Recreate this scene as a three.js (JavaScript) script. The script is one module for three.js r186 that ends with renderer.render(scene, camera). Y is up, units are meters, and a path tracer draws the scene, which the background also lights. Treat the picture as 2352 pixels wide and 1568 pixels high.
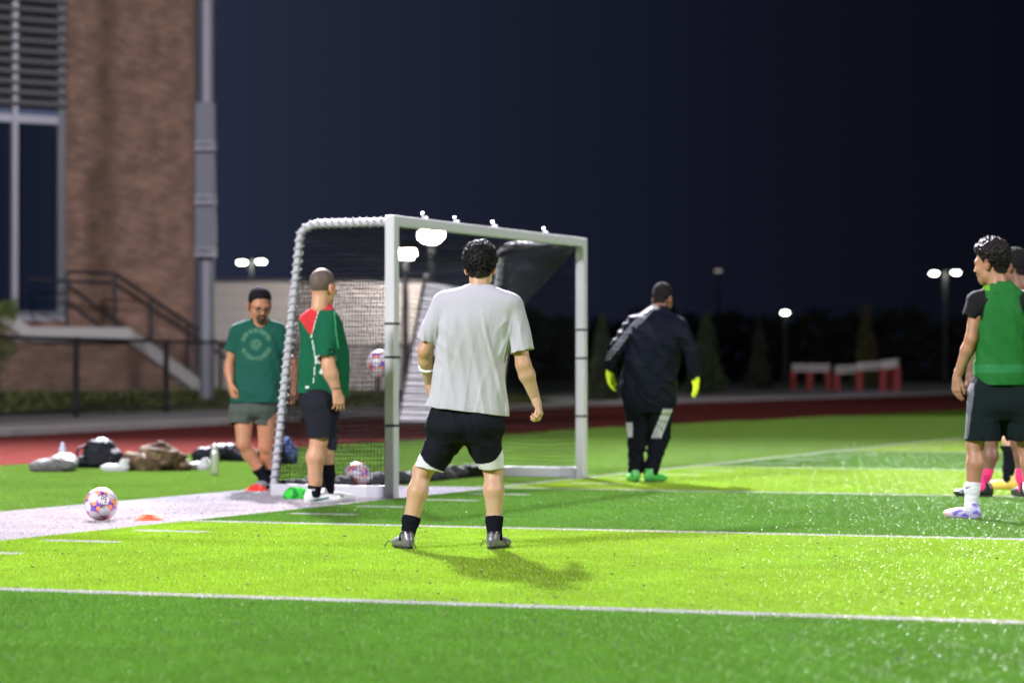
import * as THREE from 'three';
import { mergeGeometries } from 'three/addons/utils/BufferGeometryUtils.js';
import { RoundedBoxGeometry } from 'three/addons/geometries/RoundedBoxGeometry.js';
import { TextGeometry } from 'three/addons/geometries/TextGeometry.js';
import { FontLoader } from 'three/addons/loaders/FontLoader.js';
import { ImprovedNoise } from 'three/addons/math/ImprovedNoise.js';

// ------------------------------------------------------------------ camera, sky, lights, exposure
const scene = new THREE.Scene();
const renderer = new THREE.WebGLRenderer({ antialias: true });
renderer.toneMapping = THREE.LinearToneMapping;
renderer.toneMappingExposure = 1.0;
renderer.shadowMap.enabled = true;

const FOCAL = 5553, CX = 1176, HORIZON = 835, EYE = 1.05;      // an 85 mm lens, held one metre above the turf
const camera = new THREE.PerspectiveCamera(2 * Math.atan(784 / FOCAL) * 180 / Math.PI, 1024 / 682, 0.5, 2000);
camera.filmGauge = 36;
camera.position.set(0, EYE, 0);
camera.rotation.x = Math.atan((HORIZON - 784) / FOCAL);
camera.focus = 13.6;
camera.userData.fStop = 1.8;

{ // night sky: navy glow of the lit town to the left, nearly black to the right
  const W = 256, H = 128, data = new Float32Array(W * H * 4);
  for (let j = 0; j < H; j++) for (let i = 0; i < W; i++) {
    const az = ((i + 0.5) / W - 0.5) * 2 * Math.PI, el = ((j + 0.5) / H - 0.5) * Math.PI;
    const x = Math.cos(az) * Math.cos(el), z = Math.sin(az) * Math.cos(el);
    let da = az - (-Math.PI / 2 - 0.5); da = Math.atan2(Math.sin(da), Math.cos(da)); // the town's glow lies to the left of the field
    const g = 0.2 + 5.4 * Math.exp(-da * da / 0.14);
    const o = (j * W + i) * 4;
    data[o] = 0.0088 * g; data[o + 1] = 0.0108 * g; data[o + 2] = 0.0225 * g; data[o + 3] = 1;
  }
  const sky = new THREE.DataTexture(data, W, H, THREE.RGBAFormat, THREE.FloatType);
  sky.mapping = THREE.EquirectangularReflectionMapping; sky.magFilter = THREE.LinearFilter; sky.needsUpdate = true;
  scene.background = sky; scene.environment = sky;
}
const FLOOD = new THREE.Color().setRGB(1.0, 0.96, 1.07);
// [mast foot x, z, height, aim x, z, candela, half angle of the beam, penumbra]
const MASTS = [
  [-28.0, 12.5, 25, -2.0, -22.0, 10500, 0.95, 0.7],
  [-7.2, -57.0, 33, 0.6, -10.5, 68000, 0.4, 1.0],
  [42.0, 2.0, 27, 5.0, -30.0, 5600, 0.8, 0.8],
];

// ------------------------------------------------------------------ helpers
const V3 = (x, y, z) => new THREE.Vector3(x, y, z);
const noise = new ImprovedNoise();
const N = (x, y, z) => noise.noise(x, y, z);
let seed = 7;
const rnd = () => { seed = (seed + 0x6d2b79f5) | 0; let t = Math.imul(seed ^ (seed >>> 15), 1 | seed); t = (t + Math.imul(t ^ (t >>> 7), 61 | t)) ^ t; return ((t ^ (t >>> 14)) >>> 0) / 4294967296; };
const rr = (a, b) => a + (b - a) * rnd();
const lerp = (a, b, t) => a + (b - a) * t;
const clamp = (x, a = 0, b = 1) => Math.min(b, Math.max(a, x));
const sstep = (a, b, x) => { const t = clamp((x - a) / (b - a)); return t * t * (3 - 2 * t); };
const used = new Map();
function numbered(name) { const n = used.get(name) ?? 0; used.set(name, n + 1); return n ? name + '_' + String(n).padStart(3, '0') : name; }
function thing(name, label, category, pos = [0, 0, 0], group) {
  const o = new THREE.Group(); o.name = numbered(name); o.position.set(...pos);
  o.userData = { label, category }; if (group) o.userData.group = group;
  scene.add(o); return o;
}
function shade(o) { o.castShadow = true; o.receiveShadow = true; return o; }
function part(name, geo, m, parent) { const o = shade(new THREE.Mesh(geo, m)); o.name = name; parent.add(o); return o; }
function single(name, geo, m, label, category, group) { const o = part(numbered(name), geo, m, scene); o.userData = { label, category }; if (group) o.userData.group = group; return o; }
function structure(name, geo, m, label, category) { const o = part(numbered(name), geo, m, scene); o.userData = { kind: 'structure', label, category }; return o; }
const lin = (r, g, b) => new THREE.Color().setRGB(r, g, b);
function mat(r, g, b, rough = 0.8, extra = {}) { return new THREE.MeshStandardMaterial({ color: lin(r, g, b), roughness: rough, side: THREE.DoubleSide, ...extra }); }
function pmat(r, g, b, rough = 0.8, extra = {}) { return new THREE.MeshPhysicalMaterial({ color: lin(r, g, b), roughness: rough, side: THREE.DoubleSide, ...extra }); }
const ground = (x, y) => { const z = FOCAL * EYE / (y - HORIZON); return V3((x - CX) * z / FOCAL, 0, -z); };
const at = (x, y, z) => V3((x - CX) * z / FOCAL, EYE + (HORIZON - y) * z / FOCAL, -z);
function box(x0, x1, y0, y1, z0, z1, r = 0) {
  const w = x1 - x0, h = y1 - y0, d = z1 - z0;
  const g = r ? new RoundedBoxGeometry(w, h, d, 2, r) : new THREE.BoxGeometry(w, h, d);
  return g.translate((x0 + x1) / 2, (y0 + y1) / 2, (z0 + z1) / 2);
}
function bar(a, b, w, d = w, up = V3(0, 1, 0)) {                       // a box from a to b
  const dir = b.clone().sub(a), L = dir.length(); dir.normalize();
  let s = dir.clone().cross(up); if (s.length() < 1e-4) s = V3(1, 0, 0); s.normalize();
  const n = s.clone().cross(dir);
  const g = new THREE.BoxGeometry(w, d, L);
  return g.applyMatrix4(new THREE.Matrix4().makeBasis(s, n, dir.clone().negate()).setPosition(a.clone().add(b).multiplyScalar(0.5)));
}
function tube(pts, r, seg = 24, rad = 8) { return new THREE.TubeGeometry(new THREE.CatmullRomCurve3(pts, false, 'catmullrom', 0.1), seg, r, rad, false); }
function rod(a, b, r, r2 = r, n = 10) {
  const d = b.clone().sub(a), L = d.length();
  const g = new THREE.CylinderGeometry(r2, r, L, n);
  return g.applyQuaternion(new THREE.Quaternion().setFromUnitVectors(V3(0, 1, 0), d.normalize())).translate((a.x + b.x) / 2, (a.y + b.y) / 2, (a.z + b.z) / 2);
}
function merge(list) { return mergeGeometries(list.map((g) => { const h = g.index ? g.toNonIndexed() : g; for (const k of Object.keys(h.attributes)) if (!['position', 'normal', 'uv'].includes(k)) h.deleteAttribute(k); if (!h.attributes.uv) h.setAttribute('uv', new THREE.BufferAttribute(new Float32Array(h.attributes.position.count * 2), 2)); return h; })); }
function sheet(pts, y, uvScale = 1) {                                   // flat polygon on the ground, uv in metres
  const sh = new THREE.Shape(pts.map((p) => new THREE.Vector2(p.x, -p.z)));
  const g = new THREE.ShapeGeometry(sh).rotateX(-Math.PI / 2).translate(0, y, 0);
  const p = g.attributes.position, uv = g.attributes.uv;
  for (let i = 0; i < p.count; i++) uv.setXY(i, p.getX(i) * uvScale, p.getZ(i) * uvScale);
  return g;
}
function grain(size, fn, rep = 1, srgb = true) {                        // procedural texture, fn(u, v) -> [r, g, b] 0..1
  const d = new Uint8Array(size * size * 4);
  for (let j = 0; j < size; j++) for (let i = 0; i < size; i++) { const c = fn(i / size, j / size, i, j), o = (j * size + i) * 4; d[o] = 255 * clamp(c[0]); d[o + 1] = 255 * clamp(c[1]); d[o + 2] = 255 * clamp(c[2]); d[o + 3] = 255; }
  const t = new THREE.DataTexture(d, size, size); t.wrapS = t.wrapT = THREE.RepeatWrapping; t.magFilter = THREE.LinearFilter; t.repeat.set(rep, rep); if (srgb) t.colorSpace = THREE.SRGBColorSpace; t.needsUpdate = true; return t;
}
// tileable value noise
function tiler(n, s) { let q = s; const r = () => { q = (q * 1664525 + 1013904223) >>> 0; return q / 4294967296; }; const a = Float32Array.from({ length: n * n }, r); return (u, v) => { const x = u * n, y = v * n, i = Math.floor(x), j = Math.floor(y), fx = x - i, fy = y - j, g = (a_, b_) => a[((b_ % n + n) % n) * n + ((a_ % n + n) % n)]; const sx = fx * fx * (3 - 2 * fx), sy = fy * fy * (3 - 2 * fy); return lerp(lerp(g(i, j), g(i + 1, j), sx), lerp(g(i, j + 1), g(i + 1, j + 1), sx), sy); }; }
const t8 = tiler(8, 3), t32 = tiler(32, 5), t128 = tiler(128, 9), t256 = tiler(256, 11);

// ------------------------------------------------------------------ implicit surfaces (surface nets)
const smin = (a, b, k) => { if (k <= 0) return Math.min(a, b); const h = Math.max(k - Math.abs(a - b), 0) / k; return Math.min(a, b) - h * h * k * 0.25; };
function cap(a, b, ra, rb = ra) {                                       // tapered capsule
  const [ax, ay, az] = a, bx = b[0] - ax, by = b[1] - ay, bz = b[2] - az, L = bx * bx + by * by + bz * bz || 1e-9;
  return (x, y, z) => { const px = x - ax, py = y - ay, pz = z - az, t = clamp((px * bx + py * by + pz * bz) / L); return Math.hypot(px - t * bx, py - t * by, pz - t * bz) - (ra + (rb - ra) * t); };
}
function ell(c, r, yaw = 0) {                                           // ellipsoid
  const co = Math.cos(yaw), si = Math.sin(yaw), m = Math.min(...r);
  return (x, y, z) => { const px = x - c[0], pz = z - c[2], u = (px * co + pz * si) / r[0], w = (-px * si + pz * co) / r[2], v = (y - c[1]) / r[1]; const l = Math.hypot(u, v, w); return (l - 1) * (m + (Math.hypot(px, y - c[1], pz) / Math.max(l, 1e-4) - m) * 0.6); };
}
function union(fs, k = 0) { return (x, y, z) => { let d = 1e9; for (const f of fs) d = smin(d, f(x, y, z), k); return d; }; }
function profile(rows, yaw = 0, n = 2.5) {                              // stacked super-ellipses; rows [y, cx, cz, halfWidth, halfDepth] from low to high
  const co = Math.cos(yaw), si = Math.sin(yaw), L = rows.length - 1;
  const tan = rows.map((r, i) => [1, 2, 3, 4].map((c) => { const s = (j) => (rows[j + 1][c] - rows[j][c]) / (rows[j + 1][0] - rows[j][0]); return i === 0 ? s(0) : i === L ? s(L - 1) : (s(i) + s(i - 1)) / 2; }));
  return (x, y, z) => {
    let i = 0; while (i < L - 1 && y > rows[i + 1][0]) i++;
    const a = rows[i], b = rows[i + 1], h = b[0] - a[0], t = clamp((y - a[0]) / h), t2 = t * t, t3 = t2 * t, h0 = 2 * t3 - 3 * t2 + 1, h1 = t3 - 2 * t2 + t, h2 = -2 * t3 + 3 * t2, h3 = t3 - t2;
    const q = (c) => h0 * a[c] + h1 * h * tan[i][c - 1] + h2 * b[c] + h3 * h * tan[i + 1][c - 1];
    const px = x - q(1), pz = z - q(2), w = Math.max(q(3), 0.01), d = Math.max(q(4), 0.01);
    const u = Math.abs(px * co + pz * si) / w, v = Math.abs(-px * si + pz * co) / d;
    const r = (Math.pow(Math.pow(u, n) + Math.pow(v, n), 1 / n) - 1) * Math.min(w, d) * 0.9;
    const out = Math.max(rows[0][0] - y, y - rows[L][0]);
    return out > 0 ? Math.max(r, out) : r;
  };
}
const plane = (p, n) => { const l = Math.hypot(...n), [nx, ny, nz] = n.map((q) => q / l), o = p[0] * nx + p[1] * ny + p[2] * nz; return (x, y, z) => x * nx + y * ny + z * nz - o; };
const inter = (...fs) => (x, y, z) => { let d = -1e9; for (const f of fs) d = Math.max(d, f(x, y, z)); return d; };
const minus = (f, g) => (x, y, z) => Math.max(f(x, y, z), -g(x, y, z));
const grow = (f, r) => (x, y, z) => f(x, y, z) - r;
function net(f, lo, hi, h, colour) {
  const nx = Math.ceil((hi[0] - lo[0]) / h) + 1, ny = Math.ceil((hi[1] - lo[1]) / h) + 1, nz = Math.ceil((hi[2] - lo[2]) / h) + 1;
  const F = new Float32Array(nx * ny * nz), id = new Int32Array(nx * ny * nz).fill(-1), P = [], I = [];
  // coarse pass: skip far cells
  const S = 4;
  for (let k = 0; k < nz; k += S) for (let j = 0; j < ny; j += S) for (let i = 0; i < nx; i += S) {
    const mx = Math.min(i + S, nx), my = Math.min(j + S, ny), mz = Math.min(k + S, nz);
    const d = f(lo[0] + (i + 1.5) * h, lo[1] + (j + 1.5) * h, lo[2] + (k + 1.5) * h), far = Math.abs(d) > 9 * h;
    for (let c = k; c < mz; c++) for (let b = j; b < my; b++) for (let a = i; a < mx; a++) F[(c * ny + b) * nx + a] = far ? d : f(lo[0] + a * h, lo[1] + b * h, lo[2] + c * h);
  }
  const E = [[0, 1], [0, 2], [0, 4], [1, 3], [1, 5], [2, 3], [2, 6], [3, 7], [4, 5], [4, 6], [5, 7], [6, 7]], v = new Float64Array(8);
  for (let k = 0; k < nz - 1; k++) for (let j = 0; j < ny - 1; j++) for (let i = 0; i < nx - 1; i++) {
    const o = (k * ny + j) * nx + i; let m = 0;
    for (let c = 0; c < 8; c++) { v[c] = F[o + (c & 1) + ((c >> 1) & 1) * nx + (c >> 2) * nx * ny]; if (v[c] < 0) m |= 1 << c; }
    if (m === 0 || m === 255) continue;
    let x = 0, y = 0, z = 0, n = 0;
    for (const [a, b] of E) if ((v[a] < 0) !== (v[b] < 0)) { const t = v[a] / (v[a] - v[b]); x += lerp(a & 1, b & 1, t); y += lerp((a >> 1) & 1, (b >> 1) & 1, t); z += lerp(a >> 2, b >> 2, t); n++; }
    id[o] = P.length / 3; P.push(lo[0] + (i + x / n) * h, lo[1] + (j + y / n) * h, lo[2] + (k + z / n) * h);
  }
  for (let k = 1; k < nz - 1; k++) for (let j = 1; j < ny - 1; j++) for (let i = 1; i < nx - 1; i++) {
    const o = (k * ny + j) * nx + i, s = F[o] < 0;
    for (const [d, u, w] of [[1, nx, nx * ny], [nx, nx * ny, 1], [nx * ny, 1, nx]]) {
      if (s === (F[o + d] < 0)) continue;
      const a = id[o], b = id[o - u], c = id[o - u - w], e = id[o - w];
      if (a < 0 || b < 0 || c < 0 || e < 0) continue;
      if (s) I.push(a, b, c, a, c, e); else I.push(a, c, b, a, e, c);
    }
  }
  const pos = new Float32Array(P), nor = new Float32Array(P.length), e = h * 0.6;
  for (let i = 0; i < pos.length; i += 3) {
    for (let it = 0; it < 2; it++) {
      const x = pos[i], y = pos[i + 1], z = pos[i + 2];
      const gx = f(x + e, y, z) - f(x - e, y, z), gy = f(x, y + e, z) - f(x, y - e, z), gz = f(x, y, z + e) - f(x, y, z - e), l = Math.hypot(gx, gy, gz) || 1;
      nor[i] = gx / l; nor[i + 1] = gy / l; nor[i + 2] = gz / l;
      if (it) break;
      const s = clamp(f(x, y, z) / (l / (2 * e) || 1), -h * 0.5, h * 0.5);
      pos[i] -= s * gx / l; pos[i + 1] -= s * gy / l; pos[i + 2] -= s * gz / l;
    }
  }
  const g = new THREE.BufferGeometry();
  g.setAttribute('position', new THREE.BufferAttribute(pos, 3)); g.setAttribute('normal', new THREE.BufferAttribute(nor, 3)); g.setIndex(I);
  if (colour) paint(g, colour);
  return g;
}
function paint(g, colour) {
  const p = g.attributes.position, n = g.attributes.normal, c = new Float32Array(p.count * 3);
  for (let i = 0; i < p.count; i++) { const q = colour(p.getX(i), p.getY(i), p.getZ(i), n.getX(i), n.getY(i), n.getZ(i)); c[i * 3] = q[0]; c[i * 3 + 1] = q[1]; c[i * 3 + 2] = q[2]; }
  g.setAttribute('color', new THREE.BufferAttribute(c, 3)); return g;
}
function weld(list) {                                                   // joins indexed geometries (position, normal, color) into one
  let nv = 0, ni = 0; for (const g of list) { nv += g.attributes.position.count; ni += g.index.count; }
  const P = new Float32Array(nv * 3), Q = new Float32Array(nv * 3), C = list[0].attributes.color && new Float32Array(nv * 3), I = new Uint32Array(ni); let v = 0, k = 0;
  for (const g of list) { P.set(g.attributes.position.array, v * 3); Q.set(g.attributes.normal.array, v * 3); if (C) C.set(g.attributes.color.array, v * 3); for (let i = 0; i < g.index.count; i++) I[k++] = g.index.array[i] + v; v += g.attributes.position.count; }
  const g = new THREE.BufferGeometry(); g.setAttribute('position', new THREE.BufferAttribute(P, 3)); g.setAttribute('normal', new THREE.BufferAttribute(Q, 3)); if (C) g.setAttribute('color', new THREE.BufferAttribute(C, 3)); g.setIndex(new THREE.BufferAttribute(I, 1)); return g;
}
// ------------------------------------------------------------------ the ground: turf with yard lines, running track, concrete
const GREEN_LIGHT = [0.345, 0.53, 0.04], GREEN_DARK = [0.142, 0.325, 0.032], GREEN_OUT = [0.2, 0.365, 0.045], WHITE = [0.58, 0.565, 0.58];
const U = V3(2654, 0, -5553).normalize(), Vv = V3(17000, 0, 5553).normalize();      // along the sideline, along the yard lines
const O = ground(0, 1245);                                             // a point on the inner edge of the sideline
const uv2 = (p) => { const dx = p.x - O.x, dz = p.z - O.z, D = U.x * Vv.z - U.z * Vv.x; return [(dx * Vv.z - dz * Vv.x) / D, (U.x * dz - U.z * dx) / D]; };
const P2 = (u, v) => O.clone().addScaledVector(U, u).addScaledVector(Vv, v);
const STEP = 4.71, YARD = STEP / 5, LINE = 0.105;
const U0 = uv2(ground(CX, 1394.5))[0] - LINE / 2;                       // the nearest yard line
const BAND = 1.75, BAND_END = U0 + 2 * STEP + LINE;
const turfNoise = grain(512, (u, v) => { const n = 0.62 + 0.3 * t256(u, v) + 0.14 * t32(u, v) + 0.06 * t8(u, v); return [n, n, n]; });
const fineBump = grain(256, (u, v) => { const n = t256(u, v); return [n, n, n]; }, 1, false);
const flat = (c, k = 1, tex = turfNoise) => pmat(c[0] * k, c[1] * k, c[2] * k, 0.9, { specularIntensity: 0, map: tex, bumpMap: fineBump, bumpScale: 0.01 });
{
  const trackNear = [ground(-900, 1124), ground(0, 1067), ground(420, 1042), ground(1350, 984), ground(2222, 939), ground(2900, 908)];
  const trackFar = [ground(-900, 1040), ground(0, 1000), ground(520, 973), ground(1350, 931), ground(2180, 905), ground(2900, 884)];
  const slabFar = [ground(-900, 996), ground(0, 960), ground(520, 942), ground(1350, 906), ground(1850, 894), ground(2900, 879)];
  const far = 900;
  structure('ground', sheet([V3(-far, 0, far), V3(far, 0, far), V3(far, 0, -far), V3(-far, 0, -far)], -0.06), mat(0.02, 0.026, 0.012, 0.95, { map: turfNoise }), 'dark grass ground reaching away beyond the track', 'ground');
  const rev = (a) => [...a].reverse();
  // turf beyond the sideline
  const side = [P2(-60, -0.0), P2(120, -0.0)];
  structure('turf_margin', sheet([side[0], ...trackNear.map((p) => p.clone()), side[1]], -0.012), flat(GREEN_OUT, 0.5), 'mid green turf between the white sideline and the red track', 'turf');
  for (let i = -8; i < 14; i++) {
    const a = U0 + i * STEP, c = i % 2 === 0 ? GREEN_LIGHT : GREEN_DARK;
    structure('turf_stripe', sheet([P2(a, 0), P2(a, 45), P2(a + STEP, 45), P2(a + STEP, 0)], -0.012), flat(c, 0.5), (i % 2 === 0 ? 'lime green' : 'dark green') + ' stripe of artificial turf across the pitch, number ' + (i + 9) + ' from the near end', 'turf');
  }
  const trackTex = grain(512, (u, v) => { const n = 0.7 + 0.25 * t256(u, v) + 0.1 * t32(u, v) + 0.12 * (t8(u, v) - 0.5); return [n, n, n]; });
  structure('running_track', sheet([...trackNear, ...rev(trackFar)], -0.004), pmat(0.13, 0.034, 0.029, 0.9, { specularIntensity: 0, map: trackTex, bumpMap: fineBump, bumpScale: 0.004 }), 'red rubber running track behind the goal', 'track');
  const conTex = grain(512, (u, v) => { const n = 0.7 + 0.14 * t128(u, v) + 0.12 * t32(u, v) + 0.14 * t8(u, v); return [n, n, n * 0.98]; });
  const slab = new THREE.ExtrudeGeometry(new THREE.Shape([...trackFar, ...rev(slabFar)].map((p) => new THREE.Vector2(p.x, -p.z))), { depth: 0.1, bevelEnabled: false }).rotateX(-Math.PI / 2).translate(0, -0.06, 0);
  structure('pavement', slab, pmat(0.26, 0.255, 0.25, 0.9, { specularIntensity: 0, map: conTex }), 'pale concrete strip along the outer edge of the red track', 'pavement');
  const kerbPts = trackFar.map((p) => p.clone().setY(0.05));
  structure('kerb', merge(kerbPts.slice(1).map((p, i) => bar(kerbPts[i], p, 0.5, 0.1))), pmat(0.44, 0.42, 0.42, 0.9, { specularIntensity: 0, map: conTex }), 'white concrete kerb between pavement and red track', 'kerb');
  // sheets under the painted lines
  const white = flat(WHITE, 0.75);
  structure('sideline', sheet([P2(-40, -BAND), P2(-40, 0), P2(BAND_END, 0), P2(BAND_END, -BAND)], -0.008), white, 'broad white sideline painted across the turf', 'line');
  structure('narrow_sideline', sheet([P2(BAND_END, -LINE), P2(BAND_END, 0), P2(80, 0), P2(80, -LINE)], -0.008), white, 'narrow white line going on from the end of the broad sideline', 'line');
  for (let i = -3; i < 12; i++) { const a = U0 + i * STEP; structure('yard_line', sheet([P2(a, 0), P2(a, 45), P2(a + LINE, 45), P2(a + LINE, 0)], -0.008), white, 'thin white yard line across the pitch, number ' + (i + 4) + ' from the near end', 'line'); }
  // faint green line on the turf behind the sideline
  structure('faint_line', sheet([ground(-300, 1113), ground(-300, 1119), ground(1080, 1018), ground(1080, 1014)], -0.008), flat([0.03, 0.16, 0.1], 1), 'faint teal line on the turf in front of the bags', 'line');

  // blades of artificial grass, in patches that repeat over the pitch
  function patch(lu, lv, n, hMin, hMax, wide) {
    const p = [], nr = [], c = [];
    for (let i = 0; i < n; i++) {
      const bu = rnd() * lu, bv = rnd() * lv, an = rnd() * 6.2832, h = rr(hMin, hMax), w = wide * rr(0.7, 1.25), le = h * rr(0.1, 0.85), la = rnd() * 6.2832;
      const dx = Math.cos(an) * w / 2, dz = Math.sin(an) * w / 2, lx = Math.cos(la) * le, lz = Math.sin(la) * le;
      const A = [bv - dx, 0, bu - dz], B = [bv + dx, 0, bu + dz], C = [bv - dx + lx * 0.35, h * 0.62, bu - dz + lz * 0.35], D = [bv + dx + lx * 0.35, h * 0.62, bu + dz + lz * 0.35], T = [bv + lx, h, bu + lz];
      const k = rr(0.72, 1.2), y = rr(-0.08, 0.1), dead = rnd() < 0.02 ? 1 : 0;
      for (const [a, b, q] of [[A, B, D], [A, D, C], [C, D, T]]) {
        const ux = b[0] - a[0], uy = b[1] - a[1], uz = b[2] - a[2], vx = q[0] - a[0], vy = q[1] - a[1], vz = q[2] - a[2];
        let n0 = uy * vz - uz * vy, n1 = uz * vx - ux * vz, n2 = ux * vy - uy * vx; const l = Math.hypot(n0, n1, n2) || 1;
        for (const t of [a, b, q]) { p.push(...t); nr.push(n0 / l, n1 / l, n2 / l); c.push(k * (1 + y) + dead * 0.3, k, k * (1 - y) + dead * 0.3); }
      }
    }
    const g = new THREE.BufferGeometry(); g.setAttribute('position', new THREE.Float32BufferAttribute(p, 3)); g.setAttribute('normal', new THREE.Float32BufferAttribute(nr, 3)); g.setAttribute('color', new THREE.Float32BufferAttribute(c, 3)); return g;
  }
  const CU = (YARD - LINE) / 3;
  const blade = new THREE.MeshPhysicalMaterial({ color: 0xffffff, vertexColors: true, roughness: 0.4, side: THREE.DoubleSide, transmission: 0.5, thickness: 0, specularIntensity: 0.6 });
  const shiny = new THREE.MeshPhysicalMaterial({ color: 0xffffff, vertexColors: true, roughness: 0.24, side: THREE.DoubleSide, transmission: 0.3, thickness: 0 });
  const kinds = { a0: [CU, 0.3, 2600], a1: [CU, 0.3, 2600], b: [LINE, 0.3, 1000], w: [CU, 0.3, 3000], x: [LINE, 0.3, 1250], g: [CU, 0.3, 30], g2: [CU, 0.3, 26] };
  const lists = Object.fromEntries(Object.keys(kinds).map((k) => [k, []]));
  const nearLine = trackNear.map((p) => uv2(p));
  const edgeV = (u) => { for (let i = 0; i < nearLine.length - 1; i++) if (u <= nearLine[i + 1][0]) return lerp(nearLine[i][1], nearLine[i + 1][1], (u - nearLine[i][0]) / (nearLine[i + 1][0] - nearLine[i][0])); return nearLine.at(-1)[1]; };
  const M = new THREE.Matrix4();
  const uCells = [];
  for (let i = -3; i < 11; i++) for (let y = 0; y < 5; y++) { const u = U0 + i * STEP + y * YARD; uCells.push([u, LINE, i, y, true]); for (let c = 0; c < 3; c++) uCells.push([u + LINE + c * CU, CU, i, y, false]); }
  const vCells = [];
  for (let k = 0; k < 6; k++) vCells.push([-BAND * (k + 1) / 6, BAND / 6]);
  vCells.push([0, 0.2], [0.2, 0.25], [0.45, 0.25]);
  for (let v = 0.7; v < 24; v += 0.3) vCells.push([v, 0.3]);
  for (let v = -BAND - 0.3; v > -30; v -= 0.3) vCells.push([v, 0.3]);
  for (const [u, lu, i, y, thin] of uCells) for (const [v, lv] of vCells) {
    const c = P2(u + lu / 2, v + lv / 2), z = -c.z;
    if (z < 6.6 || z > 48 || Math.abs(c.x) > 0.2118 * z + 1.2) continue;
    if (v < 0 && v < edgeV(u) + 0.1) continue;
    let col, w = false;
    if (v < -BAND - 0.01) col = GREEN_OUT;
    else if (v < 0) { if (u < BAND_END) { w = true; col = WHITE; } else { col = GREEN_OUT; } }
    else { col = i % 2 === 0 ? GREEN_LIGHT : GREEN_DARK; if (thin && (y === 0 || (v > 0.19 && v < 0.69))) { w = true; col = WHITE; } }
    const wear = 0.5 * N(c.x * 0.55, 2, c.z * 0.3) + 0.5 * N(c.x * 1.6, 7, c.z * 0.9), hue = 0.05 * N(c.x * 0.8, 12, c.z * 0.5), k = rr(0.94, 1.06) * (1 + 0.16 * wear), key = thin ? (w ? 'x' : 'b') : w ? 'w' : rnd() < 0.5 ? 'a0' : 'a1';
    const [gu, gv] = kinds[key];
    M.makeBasis(Vv.clone().multiplyScalar(lv / gv), V3(0, 1, 0), U.clone().multiplyScalar(lu / gu)).setPosition(P2(u, v).setY(-0.006));
    lists[key].push([M.clone(), [col[0] * k * (1 + hue), col[1] * k, col[2] * k * (1 - hue)]]);
    if (!thin && z < 30) lists[rnd() < 0.5 ? 'g' : 'g2'].push([M.clone(), [col[0] * 1.1, col[1] * 1.1, col[2] * 1.5]]);
  }
  // the narrow sideline
  for (let u = BAND_END; u < BAND_END + 34; u += 0.3) { M.makeBasis(U.clone(), V3(0, 1, 0), Vv.clone().multiplyScalar(-1)).setPosition(P2(u, 0).setY(-0.004)); lists.x.push([M.clone(), WHITE]); }
  for (const key of Object.keys(kinds)) {
    const [lu, lv, n] = kinds[key], g = key[0] === 'g' ? patch(lu, lv, n, 0.02, 0.029, 0.0045) : patch(lu, lv, n, 0.011, 0.024, 0.0032), L = lists[key];
    const im = shade(new THREE.InstancedMesh(g, key[0] === 'g' ? shiny : blade, L.length)); im.name = numbered(key === 'w' || key === 'x' ? 'white_turf_blades' : 'turf_blades');
    L.forEach(([m, c], q) => { im.setMatrixAt(q, m); im.setColorAt(q, lin(...c)); });
    im.userData = { kind: 'stuff', label: { a0: 'short blades of artificial turf covering the striped pitch', a1: 'short blades of artificial turf spread among the pitch stripes', b: 'short turf blades in narrow rows between the yard ticks', w: 'white turf blades of the broad sideline', x: 'white turf blades of the thin yard lines and ticks', g: 'glossy wet turf blades glinting here and there over the pitch', g2: 'sparser wet turf blades glinting between the glossy ones' }[key], category: 'turf' };
    scene.add(im);
  }
  // crumbs of rubber and dry leaf bits lying on the turf
  const bits = [];
  for (let i = 0; i < 420; i++) { const z = rr(8.2, 19), x = rr(-0.22, 0.22) * z, s = rr(0.003, 0.008); const g = new THREE.IcosahedronGeometry(s, 0).scale(1, 0.6, rr(0.6, 1.6)).rotateY(rnd() * 6).translate(x, rr(0.008, 0.016), -z); bits.push(g); }
  const cr = part('rubber_crumbs', merge(bits), mat(0.02, 0.018, 0.014, 0.9), scene); cr.userData = { kind: 'stuff', label: 'dark rubber crumbs scattered over the turf', category: 'crumbs' };
}

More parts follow.
